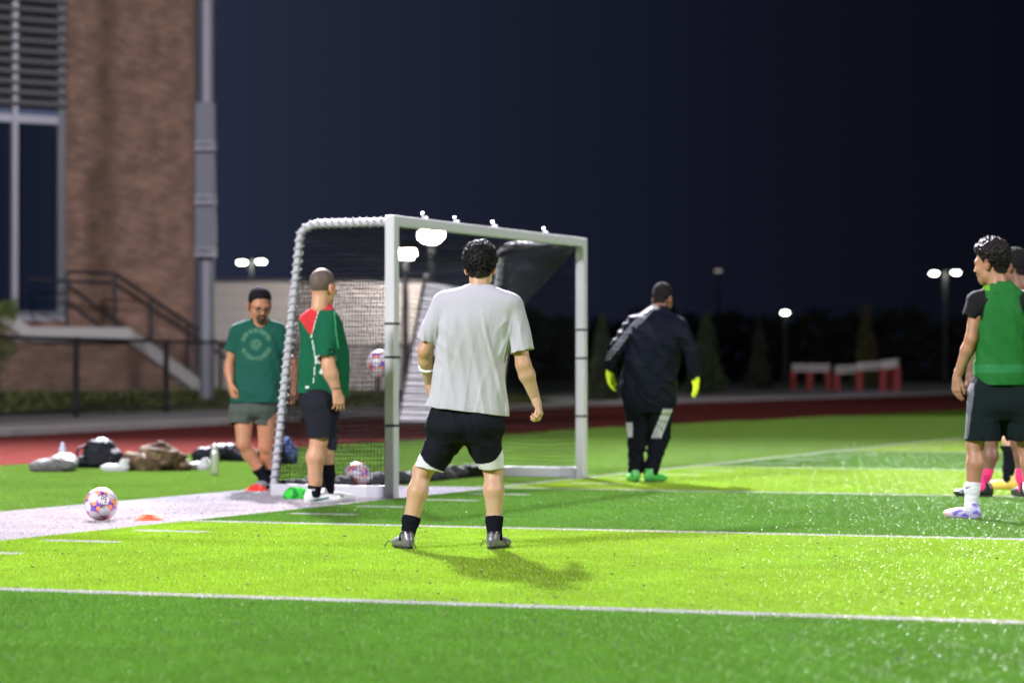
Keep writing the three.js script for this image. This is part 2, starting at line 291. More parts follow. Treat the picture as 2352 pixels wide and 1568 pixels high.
// ------------------------------------------------------------------ floodlight masts
const steel = mat(0.2, 0.205, 0.235, 0.5, { metalness: 0.25 }), darkSteel = mat(0.03, 0.03, 0.034, 0.5, { metalness: 0.3 });
const lampGlass = new THREE.MeshStandardMaterial({ color: 0xffffff, emissive: FLOOD, emissiveIntensity: 30, roughness: 0.4 });
MASTS.forEach(([x, z, h, ax, az, power, angle, pen], n) => {
  const t = thing('floodlight_mast', ['tall steel floodlight mast on the near left side of the pitch', 'tall grey steel mast with stacked boxes at the corner of the brick building', 'tall steel floodlight mast far off on the right side of the pitch'][n], 'light mast', [x, 0, z]);
  const pr = n === 1 ? [0.175, 0.15] : [0.24, 0.12];
  part('pole', rod(V3(0, -0.05, 0), V3(0, h, 0), pr[0], pr[1], 20), steel, t);
  const bank = new THREE.Group(); bank.name = 'lamp_bank'; bank.position.set(0, h - 1.2, 0); t.add(bank);
  const dir = V3(ax - x, -(h - 1.2), az - z).normalize(), yaw = Math.atan2(dir.x, dir.z); bank.rotation.y = yaw;
  part('crossarm', merge([bar(V3(-2.6, 0.55, 0.25), V3(2.6, 0.55, 0.25), 0.12), bar(V3(-2.6, -0.55, 0.25), V3(2.6, -0.55, 0.25), 0.12)]), steel, bank);
  const tilt = Math.asin(-dir.y);
  for (let r = 0; r < 2; r++) for (let c = 0; c < 5; c++) {
    const px = -2.2 + c * 1.1, py = r ? 0.75 : -0.35;
    const shell = new THREE.LatheGeometry([[0.02, -0.3], [0.2, -0.26], [0.34, 0.05], [0.36, 0.1]].map(([a, b]) => new THREE.Vector2(a, b)), 20).rotateX(Math.PI / 2 + tilt).translate(px, py, 0.55);
    part('lamp_housing', shell, darkSteel, bank);
    part('lamp_glass', new THREE.CylinderGeometry(0.34, 0.34, 0.02, 20).translate(0, 0.07, 0).rotateX(Math.PI / 2 + tilt).translate(px, py, 0.55), lampGlass, bank);
  }
  const L = new THREE.SpotLight(FLOOD, power, 0, angle, pen, 2);
  L.position.set(x, h - 1.0, z).addScaledVector(dir, 2.3); L.target.position.copy(L.position).addScaledVector(dir, 20);
  L.castShadow = true; L.shadow.radius = n === 1 ? 60 : 130; L.shadow.mapSize.set(2048, 2048); scene.add(L, L.target);
  L.name = 'floodlight';
  if (n === 1) {                                                        // the boxes on the mast at the building
    const y = (d) => EYE + (HORIZON - d) * 56.8 / FOCAL;
    const boxMat = mat(0.11, 0.115, 0.14, 0.55, { metalness: 0.1 });
    for (const [a, b] of [[345, 236], [468, 352], [588, 474]]) {
      const g = part('ballast_box', box(-0.235, 0.235, y(a), y(b), 0.03, 0.42, 0.02), boxMat, t);
      part('box_bracket', merge([box(-0.245, 0.245, y(a) - 0.02, y(a) + 0.07, 0.0, 0.45, 0.01), box(-0.245, 0.245, y(a) + 0.14, y(a) + 0.2, 0.0, 0.45, 0.01)]), steel, g);
      part('box_latch', box(-0.12, 0.06, y(a) + 0.09, y(a) + 0.125, 0.42, 0.46, 0.01), darkSteel, g);
    }
  }
});

// ------------------------------------------------------------------ brick building with window, louvres and stairs
{
  const C = at(445, 900, 62).setY(0), TH = Math.asin(0.525), nrm = V3(0.525, 0, 0.851), ax = V3(0.851, 0, -0.525);
  const W = (x, y, d = 0) => { const rx = (x - CX) / FOCAL, ry = (HORIZON - y) / FOCAL; const t = (nrm.dot(C) + d) / (nrm.x * rx - nrm.z); const p = V3(rx * t, EYE + ry * t, -t); return V3(p.clone().sub(C).dot(ax), p.y, d); };
  const b = thing('brick_building', 'brown brick building with tall window, louvres and outside stairs', 'building', [C.x, 0, C.z]); b.rotation.y = TH;
  const brickTex = grain(1024, (u, v) => {
    const rows = 32, cols = 10, r = Math.floor(v * rows), fx = u * cols + (r % 2) * 0.5, cI = Math.floor(fx), fu = fx - cI, fv = v * rows - r;
    const mort = fu < 0.045 || fv < 0.13; const h = Math.abs(Math.sin((cI % cols) * 127.1 + r * 311.7) * 43758.5) % 1, h2 = Math.abs(Math.sin((cI % cols) * 27.1 + r * 71.7) * 9758.5) % 1, n = 0.85 + 0.3 * t256(u, v) - 0.15 + 0.22 * (t8(u, v) - 0.5);
    if (mort) return [0.46 * n, 0.4 * n, 0.37 * n];
    const k = (0.86 + 0.2 * h) * n; return [0.60 * k + 0.05 * h2, 0.485 * k + 0.03 * h2, 0.43 * k];
  });
  brickTex.repeat.set(0.45, 0.42);
  const brick = mat(0.95, 0.9, 0.88, 0.9, { map: brickTex, bumpMap: brickTex, bumpScale: 0.008 });
  const uvw = (g) => { const p = g.attributes.position, n = g.attributes.normal, uv = g.attributes.uv; for (let i = 0; i < p.count; i++) { if (Math.abs(n.getZ(i)) > 0.5) uv.setXY(i, p.getX(i), p.getY(i)); else if (Math.abs(n.getX(i)) > 0.5) uv.setXY(i, p.getZ(i), p.getY(i)); else uv.setXY(i, p.getX(i), p.getZ(i)); } return g; };
  const winR = W(150, 500).x, winL = winR - 4.2, sillY = W(60, 728).y, top = 15;
  part('wall', uvw(box(winR, 0, -0.2, top, -6, 0)), brick, b);
  part('wall', uvw(box(winL, winR - 0.002, -0.2, sillY, -6, -0.002)), brick, b);
  part('wall', uvw(box(winL - 6, winL - 0.002, -0.2, top, -6, 0)), brick, b);
  part('lintel_wall', uvw(box(winL, winR - 0.002, 13.2, top, -6, -0.002)), brick, b);
  const frame = mat(0.13, 0.135, 0.15, 0.4, { metalness: 0.5 }), pale = mat(0.3, 0.3, 0.33, 0.4, { metalness: 0.4 });
  part('corner_trim', box(0.002, 0.12, -0.2, top, -0.4, 0.05), mat(0.05, 0.052, 0.065, 0.6), b);
  const win = part('window', merge([box(winR - 0.2, winR - 0.01, sillY, 13.2, -0.25, -0.03), box(winL + 0.01, winL + 0.2, sillY, 13.2, -0.25, -0.03), box(winL + 0.2, winR - 0.2, sillY, sillY + 0.14, -0.25, -0.03)]), frame, b);
  const tY = W(60, 272).y, mX = W(33, 500).x;
  part('transom', box(winL + 0.2, winR - 0.2, tY - 0.1, tY + 0.1, -0.2, -0.02), pale, win);
  for (const x of [mX, mX - 1.6]) part('mullion', box(x - 0.07, x + 0.07, sillY + 0.14, 13.2, -0.22, 0.02), pale, win);
  const glass = pmat(0.012, 0.018, 0.035, 0.08, { specularIntensity: 1 });
  for (const [x0, x1] of [[mX + 0.07, winR - 0.2], [mX - 1.53, mX - 0.07], [winL + 0.2, mX - 1.67]]) {
    part('pane', box(x0, x1, sillY + 0.14, tY - 0.1, -0.16, -0.12), glass, win);
    part('spandrel', box(x0, x1, tY + 0.1, W(60, 248).y, -0.16, -0.12), pmat(0.05, 0.08, 0.17, 0.25), win);
  }
  part('louvre_backing', box(winL + 0.2, winR - 0.01, W(60, 248).y, 13.2, -0.5, -0.3), mat(0.03, 0.033, 0.045, 0.7), win);
  const slat = mat(0.2, 0.2, 0.21, 0.45, { metalness: 0.4 }); const s0 = W(60, 244).y, ds = W(60, 220).y - s0;
  for (let k = 0; s0 + k * ds < 13; k++) part('louvre_slat', new THREE.BoxGeometry(winR - winL - 0.02, 0.02, 0.24).rotateX(0.75).translate((winR + winL) / 2, s0 + 0.1 + k * ds, 0.02), slat, win);
  part('window_sill', box(winL, winR - 0.004, sillY - 0.08, sillY - 0.003, -0.25, 0.06), pale, win);
  // landing and stairs
  const con = mat(0.42, 0.40, 0.38, 0.85), d = 1.7;
  const st = new THREE.Group(); st.name = 'outside_stairs'; b.add(st);
  const l0 = W(70, 760, d), l1 = W(297, 769, d), t0 = W(297, 752, d).y, t1 = W(297, 784, d).y, end = W(522, 928, d);
  const th = t0 - t1;
  part('landing', box(l0.x - 0.02, l1.x, t1, t0, 0.02, d), con, st);
  const shape = (pts, z0, z1) => new THREE.ExtrudeGeometry(new THREE.Shape(pts.map((p) => new THREE.Vector2(...p))), { depth: z1 - z0, bevelEnabled: false }).translate(0, 0, z0);
  part('stringer', shape([[l1.x + 0.002, t0], [l1.x + 0.002, t1], [end.x - 0.25, -0.05], [end.x + 0.3, -0.05]], d - 0.2, d), con, st);
  part('upper_stringer', shape([[l0.x - 0.025, t0], [l0.x - 0.025, t1], [l0.x - 3.2, t1 + 2.1], [l0.x - 3.2, t0 + 2.1]], d - 0.2, d), con, st);
  const n = 11; for (let k = 0; k < n; k++) { const x0 = lerp(l1.x + 0.02, end.x, k / n), x1 = lerp(l1.x + 0.02, end.x, (k + 1) / n), yy = t0 * (1 - (k + 1) / n); part('step', box(x0, x1 - 0.004, Math.max(-0.05, yy - 0.12), yy, 0.06, d - 0.21), con, st); }
  part('landing_base', uvw(shape([[l0.x - 3.2, -0.2], [l0.x - 3.2, t1 - 0.01], [l1.x + 0.1, t1 - 0.01], [end.x - 0.35, -0.2]], 0.05, d - 0.22)), brick, st);
  const rail = mat(0.025, 0.024, 0.03, 0.5, { metalness: 0.3 }); const A = (x, y) => W(x, y, d - 0.1);
  const bars = [[[155, 623], [262, 628], [520, 800]], [[155, 646], [262, 650], [520, 823]], [[262, 738], [470, 885]], [[60, 640], [155, 646]], [[155, 655], [268, 742]], [[150, 690], [232, 752]]];
  for (const pl of bars) for (let i = 1; i < pl.length; i++) part('handrail', rod(A(...pl[i - 1]), A(...pl[i]), 0.045), rail, st);
  for (const [x, y0, y1] of [[262, 628, 752], [152, 623, 750], [345, 684, 800], [430, 740, 860], [505, 792, 915]]) part('rail_post', rod(A(x, y1), A(x, y0), 0.045), rail, st);
  // grass bank in front of the building
  const bank = new THREE.PlaneGeometry(26, 7, 60, 20).rotateX(-Math.PI / 2); const bp = bank.attributes.position; for (let i = 0; i < bp.count; i++) bp.setY(i, 0.02 + 0.38 * sstep(3.2, -2.6, bp.getZ(i)) + 0.04 * N(bp.getX(i) * 2, 3, bp.getZ(i) * 2)); bank.computeVertexNormals();
  const gb = structure('grass_bank', bank, flat([0.075, 0.085, 0.022], 1), 'rough dry grass bank between the fence and the brick wall', 'grass'); gb.rotation.y = TH; gb.position.copy(C).addScaledVector(nrm, 5).addScaledVector(ax, -6).setY(-0.03);
  const tuft = []; for (let i = 0; i < 2600; i++) { const x = rr(-9, 9), z = rr(-3, 3.2), h = rr(0.05, 0.16), w = rr(0.02, 0.05), a = rnd() * 3.14; const y = 0.02 + 0.38 * sstep(3.2, -2.6, z) - 0.03; const g = new THREE.BufferGeometry(); const cx = Math.cos(a) * w, cz = Math.sin(a) * w; g.setAttribute('position', new THREE.Float32BufferAttribute([x - cx, y, z - cz, x + cx, y, z + cz, x + rr(-0.06, 0.06), y + h, z + rr(-0.06, 0.06)], 3)); g.computeVertexNormals(); tuft.push(g); }
  const tf = part('grass_tufts', merge(tuft), mat(0.09, 0.11, 0.025, 0.9), scene); tf.userData = { kind: 'stuff', label: 'rough grass tufts on the bank before the brick wall', category: 'grass' }; tf.rotation.y = TH; tf.position.copy(C).addScaledVector(nrm, 5).addScaledVector(ax, -6);
}
// pale wall of a low building behind the goal
{
  const z = 72, a = at(486, 648, z), c = at(984, 652, z), t = thing('pale_wall', 'low pale block wall behind the fence and the goal', 'wall', [a.x, 0, -z]);
  const w = c.x - a.x, h = a.y, m = mat(0.78, 0.72, 0.69, 0.85), n = 9;
  for (let i = 0; i < n; i++) part('wall_course', box(0, w, i * h / n + 0.012, (i + 1) * h / n, -0.5 - (i % 2) * 0.004, 0), m, t);
  part('wall_core', box(0.02, w - 0.02, 0, h - 0.02, -0.45, -0.03), mat(0.3, 0.26, 0.25, 0.9), t);
  part('coping', box(-0.05, w + 0.05, h + 0.002, h + 0.09, -0.56, 0.06), mat(0.16, 0.15, 0.155, 0.8), t);
}
// black chain link fence
{
  const pts = [[-420, 995], [-33, 974], [174, 962], [381, 951], [560, 942], [720, 934], [868, 927], [1000, 921], [1120, 916]].map((p) => ground(...p));
  const t = thing('chain_link_fence', 'black chain link fence with round posts beyond the track', 'fence', [0, 0, 0]);
  const m = mat(0.012, 0.012, 0.014, 0.5), H = 1.52;
  pts.forEach((p) => part('fence_post', rod(p.clone().setY(0), p.clone().setY(H + 0.04), 0.06), m, t));
  for (let i = 1; i < pts.length; i++) {
    part('top_rail', rod(pts[i - 1].clone().setY(H), pts[i].clone().setY(H), 0.035), m, t);
    part('bottom_rail', rod(pts[i - 1].clone().setY(0.16), pts[i].clone().setY(0.16), 0.03), m, t);
    const a = pts[i - 1], b = pts[i], L = a.distanceTo(b), n = Math.round(L / 0.11), seg = [];
    for (let k = -14; k < n; k++) for (const s of [1, -1]) { const q = 14; let t0 = k / n, t1 = (k + q) / n, y0 = s > 0 ? 0.05 : H, y1 = s > 0 ? H : 0.05; if (t0 < 0) { y0 = lerp(y0, y1, -t0 / (t1 - t0)); t0 = 0; } if (t1 > 1) { y1 = lerp(y0, y1, (1 - t0) / (t1 - t0)); t1 = 1; } if (t1 <= t0) continue; seg.push(rod(a.clone().lerp(b, t0).setY(y0), a.clone().lerp(b, t1).setY(y1), 0.0045, 0.0045, 3)); }
    part('chain_link', merge(seg), m, t);
  }
}
// lamp posts far behind
{
  const glow = (r, g, b, k) => new THREE.MeshStandardMaterial({ color: 0xffffff, emissive: lin(r, g, b), emissiveIntensity: k, roughness: 0.5 });
  function post(label, z, heads, k, size, tone, power, tall = 0.25) {
    const p0 = at(heads.reduce((s, h) => s + h[0], 0) / heads.length, 0, z), t = thing('lamp_post', label, 'lamp', [p0.x, 0, -z], 'lamp posts far behind the pitch');
    const ys = heads.map((h) => at(h[0], h[1], z)), top = Math.max(...ys.map((p) => p.y)) + 0.1;
    part('pole', rod(V3(0, -0.06, 0), V3(0, top, 0), 0.11, 0.07, 12), mat(0.02, 0.02, 0.024, 0.7), t);
    for (const p of ys) {
      const x = p.x - p0.x; if (Math.abs(x) > 0.15) part('arm', bar(V3(0, top - 0.05, 0), V3(x, p.y + size * 0.35, 0), 0.06), darkSteel, t);
      const h = part('lamp_head', new THREE.LatheGeometry([[0.01, 0.5], [0.3, 0.42], [0.5, 0.2], [0.5, 0.12]].map(([a, b]) => new THREE.Vector2(a * size, b * size)), 16).translate(x, p.y, 0), darkSteel, t);
      part('lamp_glass', new THREE.SphereGeometry(size * 0.46, 16, 10).scale(1, tall, 1).translate(x, p.y, 0), glow(...tone, k), h);
      const l = new THREE.PointLight(lin(...tone), power); l.position.set(p0.x + x, p.y, -z); l.castShadow = true; l.name = 'lamp_light'; scene.add(l);
    }
  }
  const cool = [0.95, 1.0, 0.8], warm = [1.0, 0.93, 0.84];
  post('twin headed lamp post glowing above the pale wall beside the mast', 118, [[555, 603], [599, 601]], 45, 0.46, cool, 10);
  post('bright lamp post seen through the net below the crossbar', 64, [[990, 540]], 150, 0.72, warm, 260, 0.62);
  post('bright lamp post seen through the net beside the left goal post', 70, [[931, 581]], 150, 0.66, warm, 260, 0.62);
  post('single lamp post glowing low behind the dark goalkeeper', 130, [[1804, 718]], 30, 0.42, cool, 8);
  post('twin headed lamp post glowing beside the player in the green bib', 125, [[2147, 628], [2197, 626]], 38, 0.42, cool, 8);
  post('dim lamp post above the dark goalkeeper', 150, [[1650, 622]], 0.5, 0.5, [1, 0.85, 0.75], 2);
}
// ------------------------------------------------------------------ the goal
{
  const B = ground(900, 1146), R = V3(0.4216, 0, -0.907).normalize(), Bk = V3(-R.z * -1, 0, 0);      // R: along the goal line
  Bk.set(R.z, 0, -R.x).normalize();                                     // from the goal line back to the net
  if (Bk.x > 0) Bk.negate();
  const Wd = 3.72, H = 2.2, G = (u, d, y) => V3(R.x * u + Bk.x * d, y, R.z * u + Bk.z * d);
  const t = thing('football_goal', 'white portable football goal with dark net on the sideline', 'goal', [B.x, 0, B.z]);
  const white = mat(0.46, 0.46, 0.485, 0.45), pipe = mat(0.38, 0.39, 0.42, 0.5), cord = mat(0.075, 0.078, 0.085, 0.85), strap = mat(0.03, 0.03, 0.035, 0.8);
  const prof = (a, b, w, d) => { const g = bar(a, b, w, d, Bk); return g; };
  const side = (u) => [G(u, 0, H - 0.05), G(u, 0.68, H - 0.05), G(u, 0.77, H - 0.08), G(u, 0.82, H - 0.16), G(u, 1.06, 0.05)];
  for (const u of [0, Wd]) {
    const g = new RoundedBoxGeometry(0.09, H, 0.085, 2, 0.012).applyMatrix4(new THREE.Matrix4().makeBasis(R, V3(0, 1, 0), R.clone().cross(V3(0, 1, 0))).setPosition(G(u, 0, H / 2)));
    const p = part('post', g, white, t);
    for (const y of [0.57, 1.1, 1.36]) part('velcro_strap', new RoundedBoxGeometry(0.098, 0.02, 0.093, 1, 0.004).applyMatrix4(new THREE.Matrix4().makeBasis(R, V3(0, 1, 0), R.clone().cross(V3(0, 1, 0))).setPosition(G(u, 0, y))), strap, p);
    const arm = part('side_arm', tube(side(u), 0.03, 60, 12), pipe, t);
    // net cord lashed round the arm
    const curve = new THREE.CatmullRomCurve3(side(u), false, 'catmullrom', 0.1), pts = []; const turns = 46, fr = curve.computeFrenetFrames(turns * 10, false);
    for (let i = 0; i <= turns * 10; i++) { const a = i / 10 * Math.PI * 2, c = curve.getPointAt(i / (turns * 10)); pts.push(c.addScaledVector(fr.normals[i], Math.cos(a) * 0.033).addScaledVector(fr.binormals[i], Math.sin(a) * 0.033)); }
    part('net_lashing', new THREE.TubeGeometry(new THREE.CatmullRomCurve3(pts), turns * 10, 0.0105, 5, false), mat(0.3, 0.3, 0.33, 0.85), arm);
    const gbar = part('ground_bar', bar(G(u, 0.047, 0.052), G(u, 1.06, 0.052), 0.09, 0.095), white, t);
    part('bar_joint', bar(G(u, 0.05, 0.053), G(u, 0.2, 0.053), 0.096, 0.101), pipe, gbar);
  }
  const cb = part('crossbar', new RoundedBoxGeometry(Wd - 0.092, 0.08, 0.085, 2, 0.012).applyMatrix4(new THREE.Matrix4().makeBasis(R, V3(0, 1, 0), R.clone().cross(V3(0, 1, 0))).setPosition(G(Wd / 2, 0, H - 0.041))), white, t);
  for (const u of [0.55, 1.12, 1.85, 2.9]) part('net_clip', merge([rod(G(u, 0, H - 0.01), G(u - 0.03, 0, H + 0.05), 0.012), rod(G(u, 0, H), G(u + 0.07, 0.01, H + 0.015), 0.012)]), white, cb);
  part('rear_ground_bar', tube([G(0.03, 1.06, 0.045), G(Wd / 2, 1.06, 0.045), G(Wd - 0.03, 1.06, 0.045)], 0.035, 12, 10), pipe, t);
  // net panels
  function cords(P, nu, nv, r, keep = () => true) {
    const pos = [], nor = [], idx = []; let q = 0;
    const seg = (a, b) => { const d = b.clone().sub(a).normalize(), s = Math.abs(d.y) > 0.9 ? V3(1, 0, 0) : V3(0, 1, 0), n = d.clone().cross(s).normalize(), m = d.clone().cross(n); for (let k = 0; k < 3; k++) { const an = k * 2.0944, o = n.clone().multiplyScalar(Math.cos(an)).addScaledVector(m, Math.sin(an)); for (const p of [a, b]) { pos.push(p.x + o.x * r, p.y + o.y * r, p.z + o.z * r); nor.push(o.x, o.y, o.z); } } for (let k = 0; k < 3; k++) { const a0 = q + k * 2, b0 = q + ((k + 1) % 3) * 2; idx.push(a0, a0 + 1, b0, b0, a0 + 1, b0 + 1); } q += 6; };
    const grid = []; for (let j = 0; j <= nv; j++) { grid.push([]); for (let i = 0; i <= nu; i++) grid[j].push(P(i / nu, j / nv)); }
    for (let j = 0; j <= nv; j++) for (let i = 0; i <= nu; i++) { if (!keep(i / nu, j / nv)) continue; if (i < nu) seg(grid[j][i], grid[j][i + 1]); if (j < nv) seg(grid[j][i], grid[j + 1][i]); }
    const g = new THREE.BufferGeometry(); g.setAttribute('position', new THREE.Float32BufferAttribute(pos, 3)); g.setAttribute('normal', new THREE.Float32BufferAttribute(nor, 3)); g.setIndex(idx); return g;
  }
  const path = new THREE.CatmullRomCurve3([V3(0, H - 0.05, 0), V3(0.68, H - 0.06, 0), V3(0.8, H - 0.12, 0), V3(0.83, H - 0.25, 0), V3(1.04, 0.1, 0), V3(1.02, 0.03, 0)], false, 'catmullrom', 0.1);
  const back = (a, b) => { const p = path.getPointAt(b), sag = Math.sin(a * Math.PI) ** 0.7, lo = sstep(0.25, 0.6, b); return G(a * Wd, p.x + sag * (0.1 * lo - 0.02) + 0.03 * N(a * 7, b * 9, 1), p.y - 0.2 * sag * Math.sin(Math.PI * clamp(b * 2.4)) * (b < 0.42 ? 1 : 0) + 0.012 * Math.sin(b * 120 + 3 * N(a * 3, b * 4, 5)) + 0.02 * N(a * 6, b * 8, 9)); };
  part('back_net', cords(back, 112, 96, 0.0024), cord, t);
  const dmax = (y) => y > H - 0.2 ? 0.8 : lerp(1.05, 0.82, y / (H - 0.2));
  for (const u of [0, Wd]) { const s = u ? 1 : -1; part('side_net', cords((a, b) => { const y = lerp(0.04, H - 0.06, b); return G(u + s * 0.01 + 0.05 * Math.sin(a * Math.PI) * N(a * 3, b * 5, u), a * dmax(y), y + 0.009 * Math.sin(b * 100 + 2 * N(a * 3, b * 5, 2))); }, 34, 74, 0.0025), cord, t); }
  // slack net gathered along the foot of the goal
  const heap = []; for (let i = 0; i <= 40; i++) { const a = i / 40; heap.push(G(lerp(0.02, Wd - 0.1, a), 1.0 - 0.05 * Math.sin(a * 3.1) + 0.04 * N(a * 12, 2, 0), 0.06 + 0.03 * N(a * 15, 7, 0))); }
  const hg = tube(heap, 0.06, 120, 12); { const p = hg.attributes.position, n = hg.attributes.normal; for (let i = 0; i < p.count; i++) { const k = 0.045 * N(p.getX(i) * 14, p.getY(i) * 20, p.getZ(i) * 14); p.setXYZ(i, p.getX(i) + n.getX(i) * k, Math.max(0.004, p.getY(i) + n.getY(i) * k), p.getZ(i) + n.getZ(i) * k); } hg.computeVertexNormals(); }
  part('slack_net', hg, mat(0.04, 0.042, 0.048, 0.95), t);
  // folded net hanging at the far upper corner
  const fold = (a, b) => G(Wd - 0.05 - 0.12 * b + 0.02 * N(a * 6, b * 6, 3), lerp(0.02, 0.8, a), H - 0.06 - b * (0.08 + 0.75 * a));
  part('hanging_net_fold', cords(fold, 30, 26, 0.003), mat(0.8, 0.8, 0.86, 0.9), t);
}
// ------------------------------------------------------------------ match balls made of 32 panels
const font = await new FontLoader().loadAsync('fonts/droid/droid_sans_bold.typeface.json');
function makeBall(label, x, y, z, q, seam = [0.5, 0.12, 0.2]) {
  const t = thing('match_ball', label, 'ball', [x, y, z]); const R = 0.11;
  const ico = new THREE.IcosahedronGeometry(1, 0).attributes.position, vs = []; for (let i = 0; i < ico.count; i++) { const v = V3().fromBufferAttribute(ico, i).normalize(); if (!vs.some((w) => w.distanceTo(v) < 0.01)) vs.push(v); }
  const L = vs[0].distanceTo([...vs].sort((a, b) => a.distanceTo(vs[0]) - b.distanceTo(vs[0]))[1]), nb = (v) => vs.filter((w) => w !== v && w.distanceTo(v) < L * 1.1);
  const faces = []; for (let a = 0; a < 12; a++) for (let b = a + 1; b < 12; b++) for (let c = b + 1; c < 12; c++) if ([[a, b], [b, c], [a, c]].every(([i, j]) => vs[i].distanceTo(vs[j]) < L * 1.1)) faces.push([vs[a], vs[b], vs[c]]);
  const third = (a, b) => a.clone().lerp(b, 0.36);
  const polys = [];
  for (const v of vs) { const r = nb(v).map((w) => third(v, w)); polys.push([5, v.clone(), r]); }
  for (const [a, b, c] of faces) polys.push([6, a.clone().add(b).add(c).normalize(), [third(a, b), third(b, a), third(b, c), third(c, b), third(c, a), third(a, c)]]);
  const core = part('ball_core', new THREE.SphereGeometry(R * 0.985, 32, 20), mat(...seam, 0.6), t);
  const vm = new THREE.MeshPhysicalMaterial({ vertexColors: true, roughness: 0.38, clearcoat: 0.3, clearcoatRoughness: 0.3 });
  const purple = [0.13, 0.06, 0.42], orange = [0.85, 0.26, 0.07], wh = [0.5, 0.49, 0.52], deep = [0.03, 0.02, 0.13];
  let k5 = 0;
  for (const [n, c, ring] of polys) {
    const e1 = ring[0].clone().sub(c).projectOnPlane(c).normalize(), e2 = c.clone().cross(e1), ang = (p) => Math.atan2(p.dot(e2), p.dot(e1));
    const rg = ring.map((p) => p.clone().normalize()).sort((a, b) => ang(a) - ang(b)), pos = [], col = [], S = 8;
    const put = (a, b, s, w) => { const edge = s; const p = c.clone().normalize().lerp(a.clone().lerp(b, w), edge * 0.975).normalize().multiplyScalar(R * (1 + 0.006 * (1 - edge ** 6) - 0.004 * edge ** 8)); pos.push(p.x, p.y, p.z); return [edge, p]; };
    rg.forEach((a, i) => {
      const b = rg[(i + 1) % rg.length];
      const cc = (s, w) => { if (n === 5) return s < 0.3 ? deep : (i + k5) % 2 ? orange : purple; const rim = s * (1 + 0.16 * Math.abs(w - 0.5) * 2); return rim > 1.02 ? ((i + k5) % 2 ? orange : purple) : wh; };
      for (let j = 0; j < S; j++) for (let w = 0; w < S; w++) { const q4 = [[j, w], [j + 1, w], [j + 1, w + 1], [j, w], [j + 1, w + 1], [j, w + 1]]; const m = cc((j + 0.5) / S, (w + 0.5) / S); for (const [s, ww] of q4) { put(a, b, s / S, ww / S); col.push(...m); } }
    });
    k5++;
    const g = new THREE.BufferGeometry(); g.setAttribute('position', new THREE.Float32BufferAttribute(pos, 3)); const nr = new Float32Array(pos.length); for (let i = 0; i < pos.length; i += 3) { const l = Math.hypot(pos[i], pos[i + 1], pos[i + 2]); nr[i] = pos[i] / l; nr[i + 1] = pos[i + 1] / l; nr[i + 2] = pos[i + 2] / l; } g.setAttribute('normal', new THREE.BufferAttribute(nr, 3)); g.setAttribute('color', new THREE.Float32BufferAttribute(col, 3));
    part('panel', g, vm, t);
  }
  // the maker's name printed across one white panel
  const c = polys.find((p) => p[0] === 6 && p[1].y > 0.3 && p[1].z > 0.3)[1], face = V3(...q).normalize(), Q = new THREE.Quaternion().setFromUnitVectors(c.clone().normalize(), face);
  const tg = new TextGeometry('SELECT', { font, size: 0.036, depth: 0.002, curveSegments: 3 }); tg.computeBoundingBox(); tg.center();
  { const p = tg.attributes.position, e1 = V3(0.22, 1, 0).applyQuaternion(Q.clone().invert()).projectOnPlane(c).normalize(), e2 = c.clone().cross(e1).normalize(); for (let i = 0; i < p.count; i++) { const v = c.clone().multiplyScalar(R).addScaledVector(e1, p.getX(i) * 0.72).addScaledVector(e2, p.getY(i) * 1.05).normalize().multiplyScalar(R * 1.009 + p.getZ(i) * 0.6); p.setXYZ(i, v.x, v.y, v.z); } tg.computeVertexNormals(); }
  part('lettering', tg, mat(0.01, 0.01, 0.02, 0.5), t);
  t.quaternion.copy(Q);
  return t;
}
{
  const p = ground(232, 1198); makeBall('white match ball with purple and orange marks on the broad sideline', p.x, 0.118, p.z, [0.3, 0.3, 0.9]);
  const q = ground(820, 1123); makeBall('match ball lying inside the goal behind the left ground bar', q.x, 0.118, q.z, [-0.8, 0.5, 0.3]);
  const s = at(873, 834, 19.7); makeBall('match ball caught in the net beside the left goal post', s.x, s.y, s.z, [0.5, -0.6, 0.5]);
}
// ------------------------------------------------------------------ marker cones
function cone(label, x, y, c) {
  const p = ground(x, y), t = thing('marker_cone', label, 'marker cone', [p.x, 0.008, p.z]);
  part('cone_shell', new THREE.LatheGeometry([[0.096, 0], [0.098, 0.005], [0.085, 0.014], [0.05, 0.046], [0.032, 0.052], [0.028, 0.05], [0.05, 0.04], [0.09, 0.004]].map(([a, b]) => new THREE.Vector2(a, b)), 32), pmat(...c, 0.5, { transmission: 0.15 }), t);
}
cone('orange disc cone on the sideline beside the ball', 342, 1197, [0.9, 0.13, 0.05]);
cone('red disc cone at the feet of the man behind the net', 590, 1129, [0.75, 0.04, 0.03]);

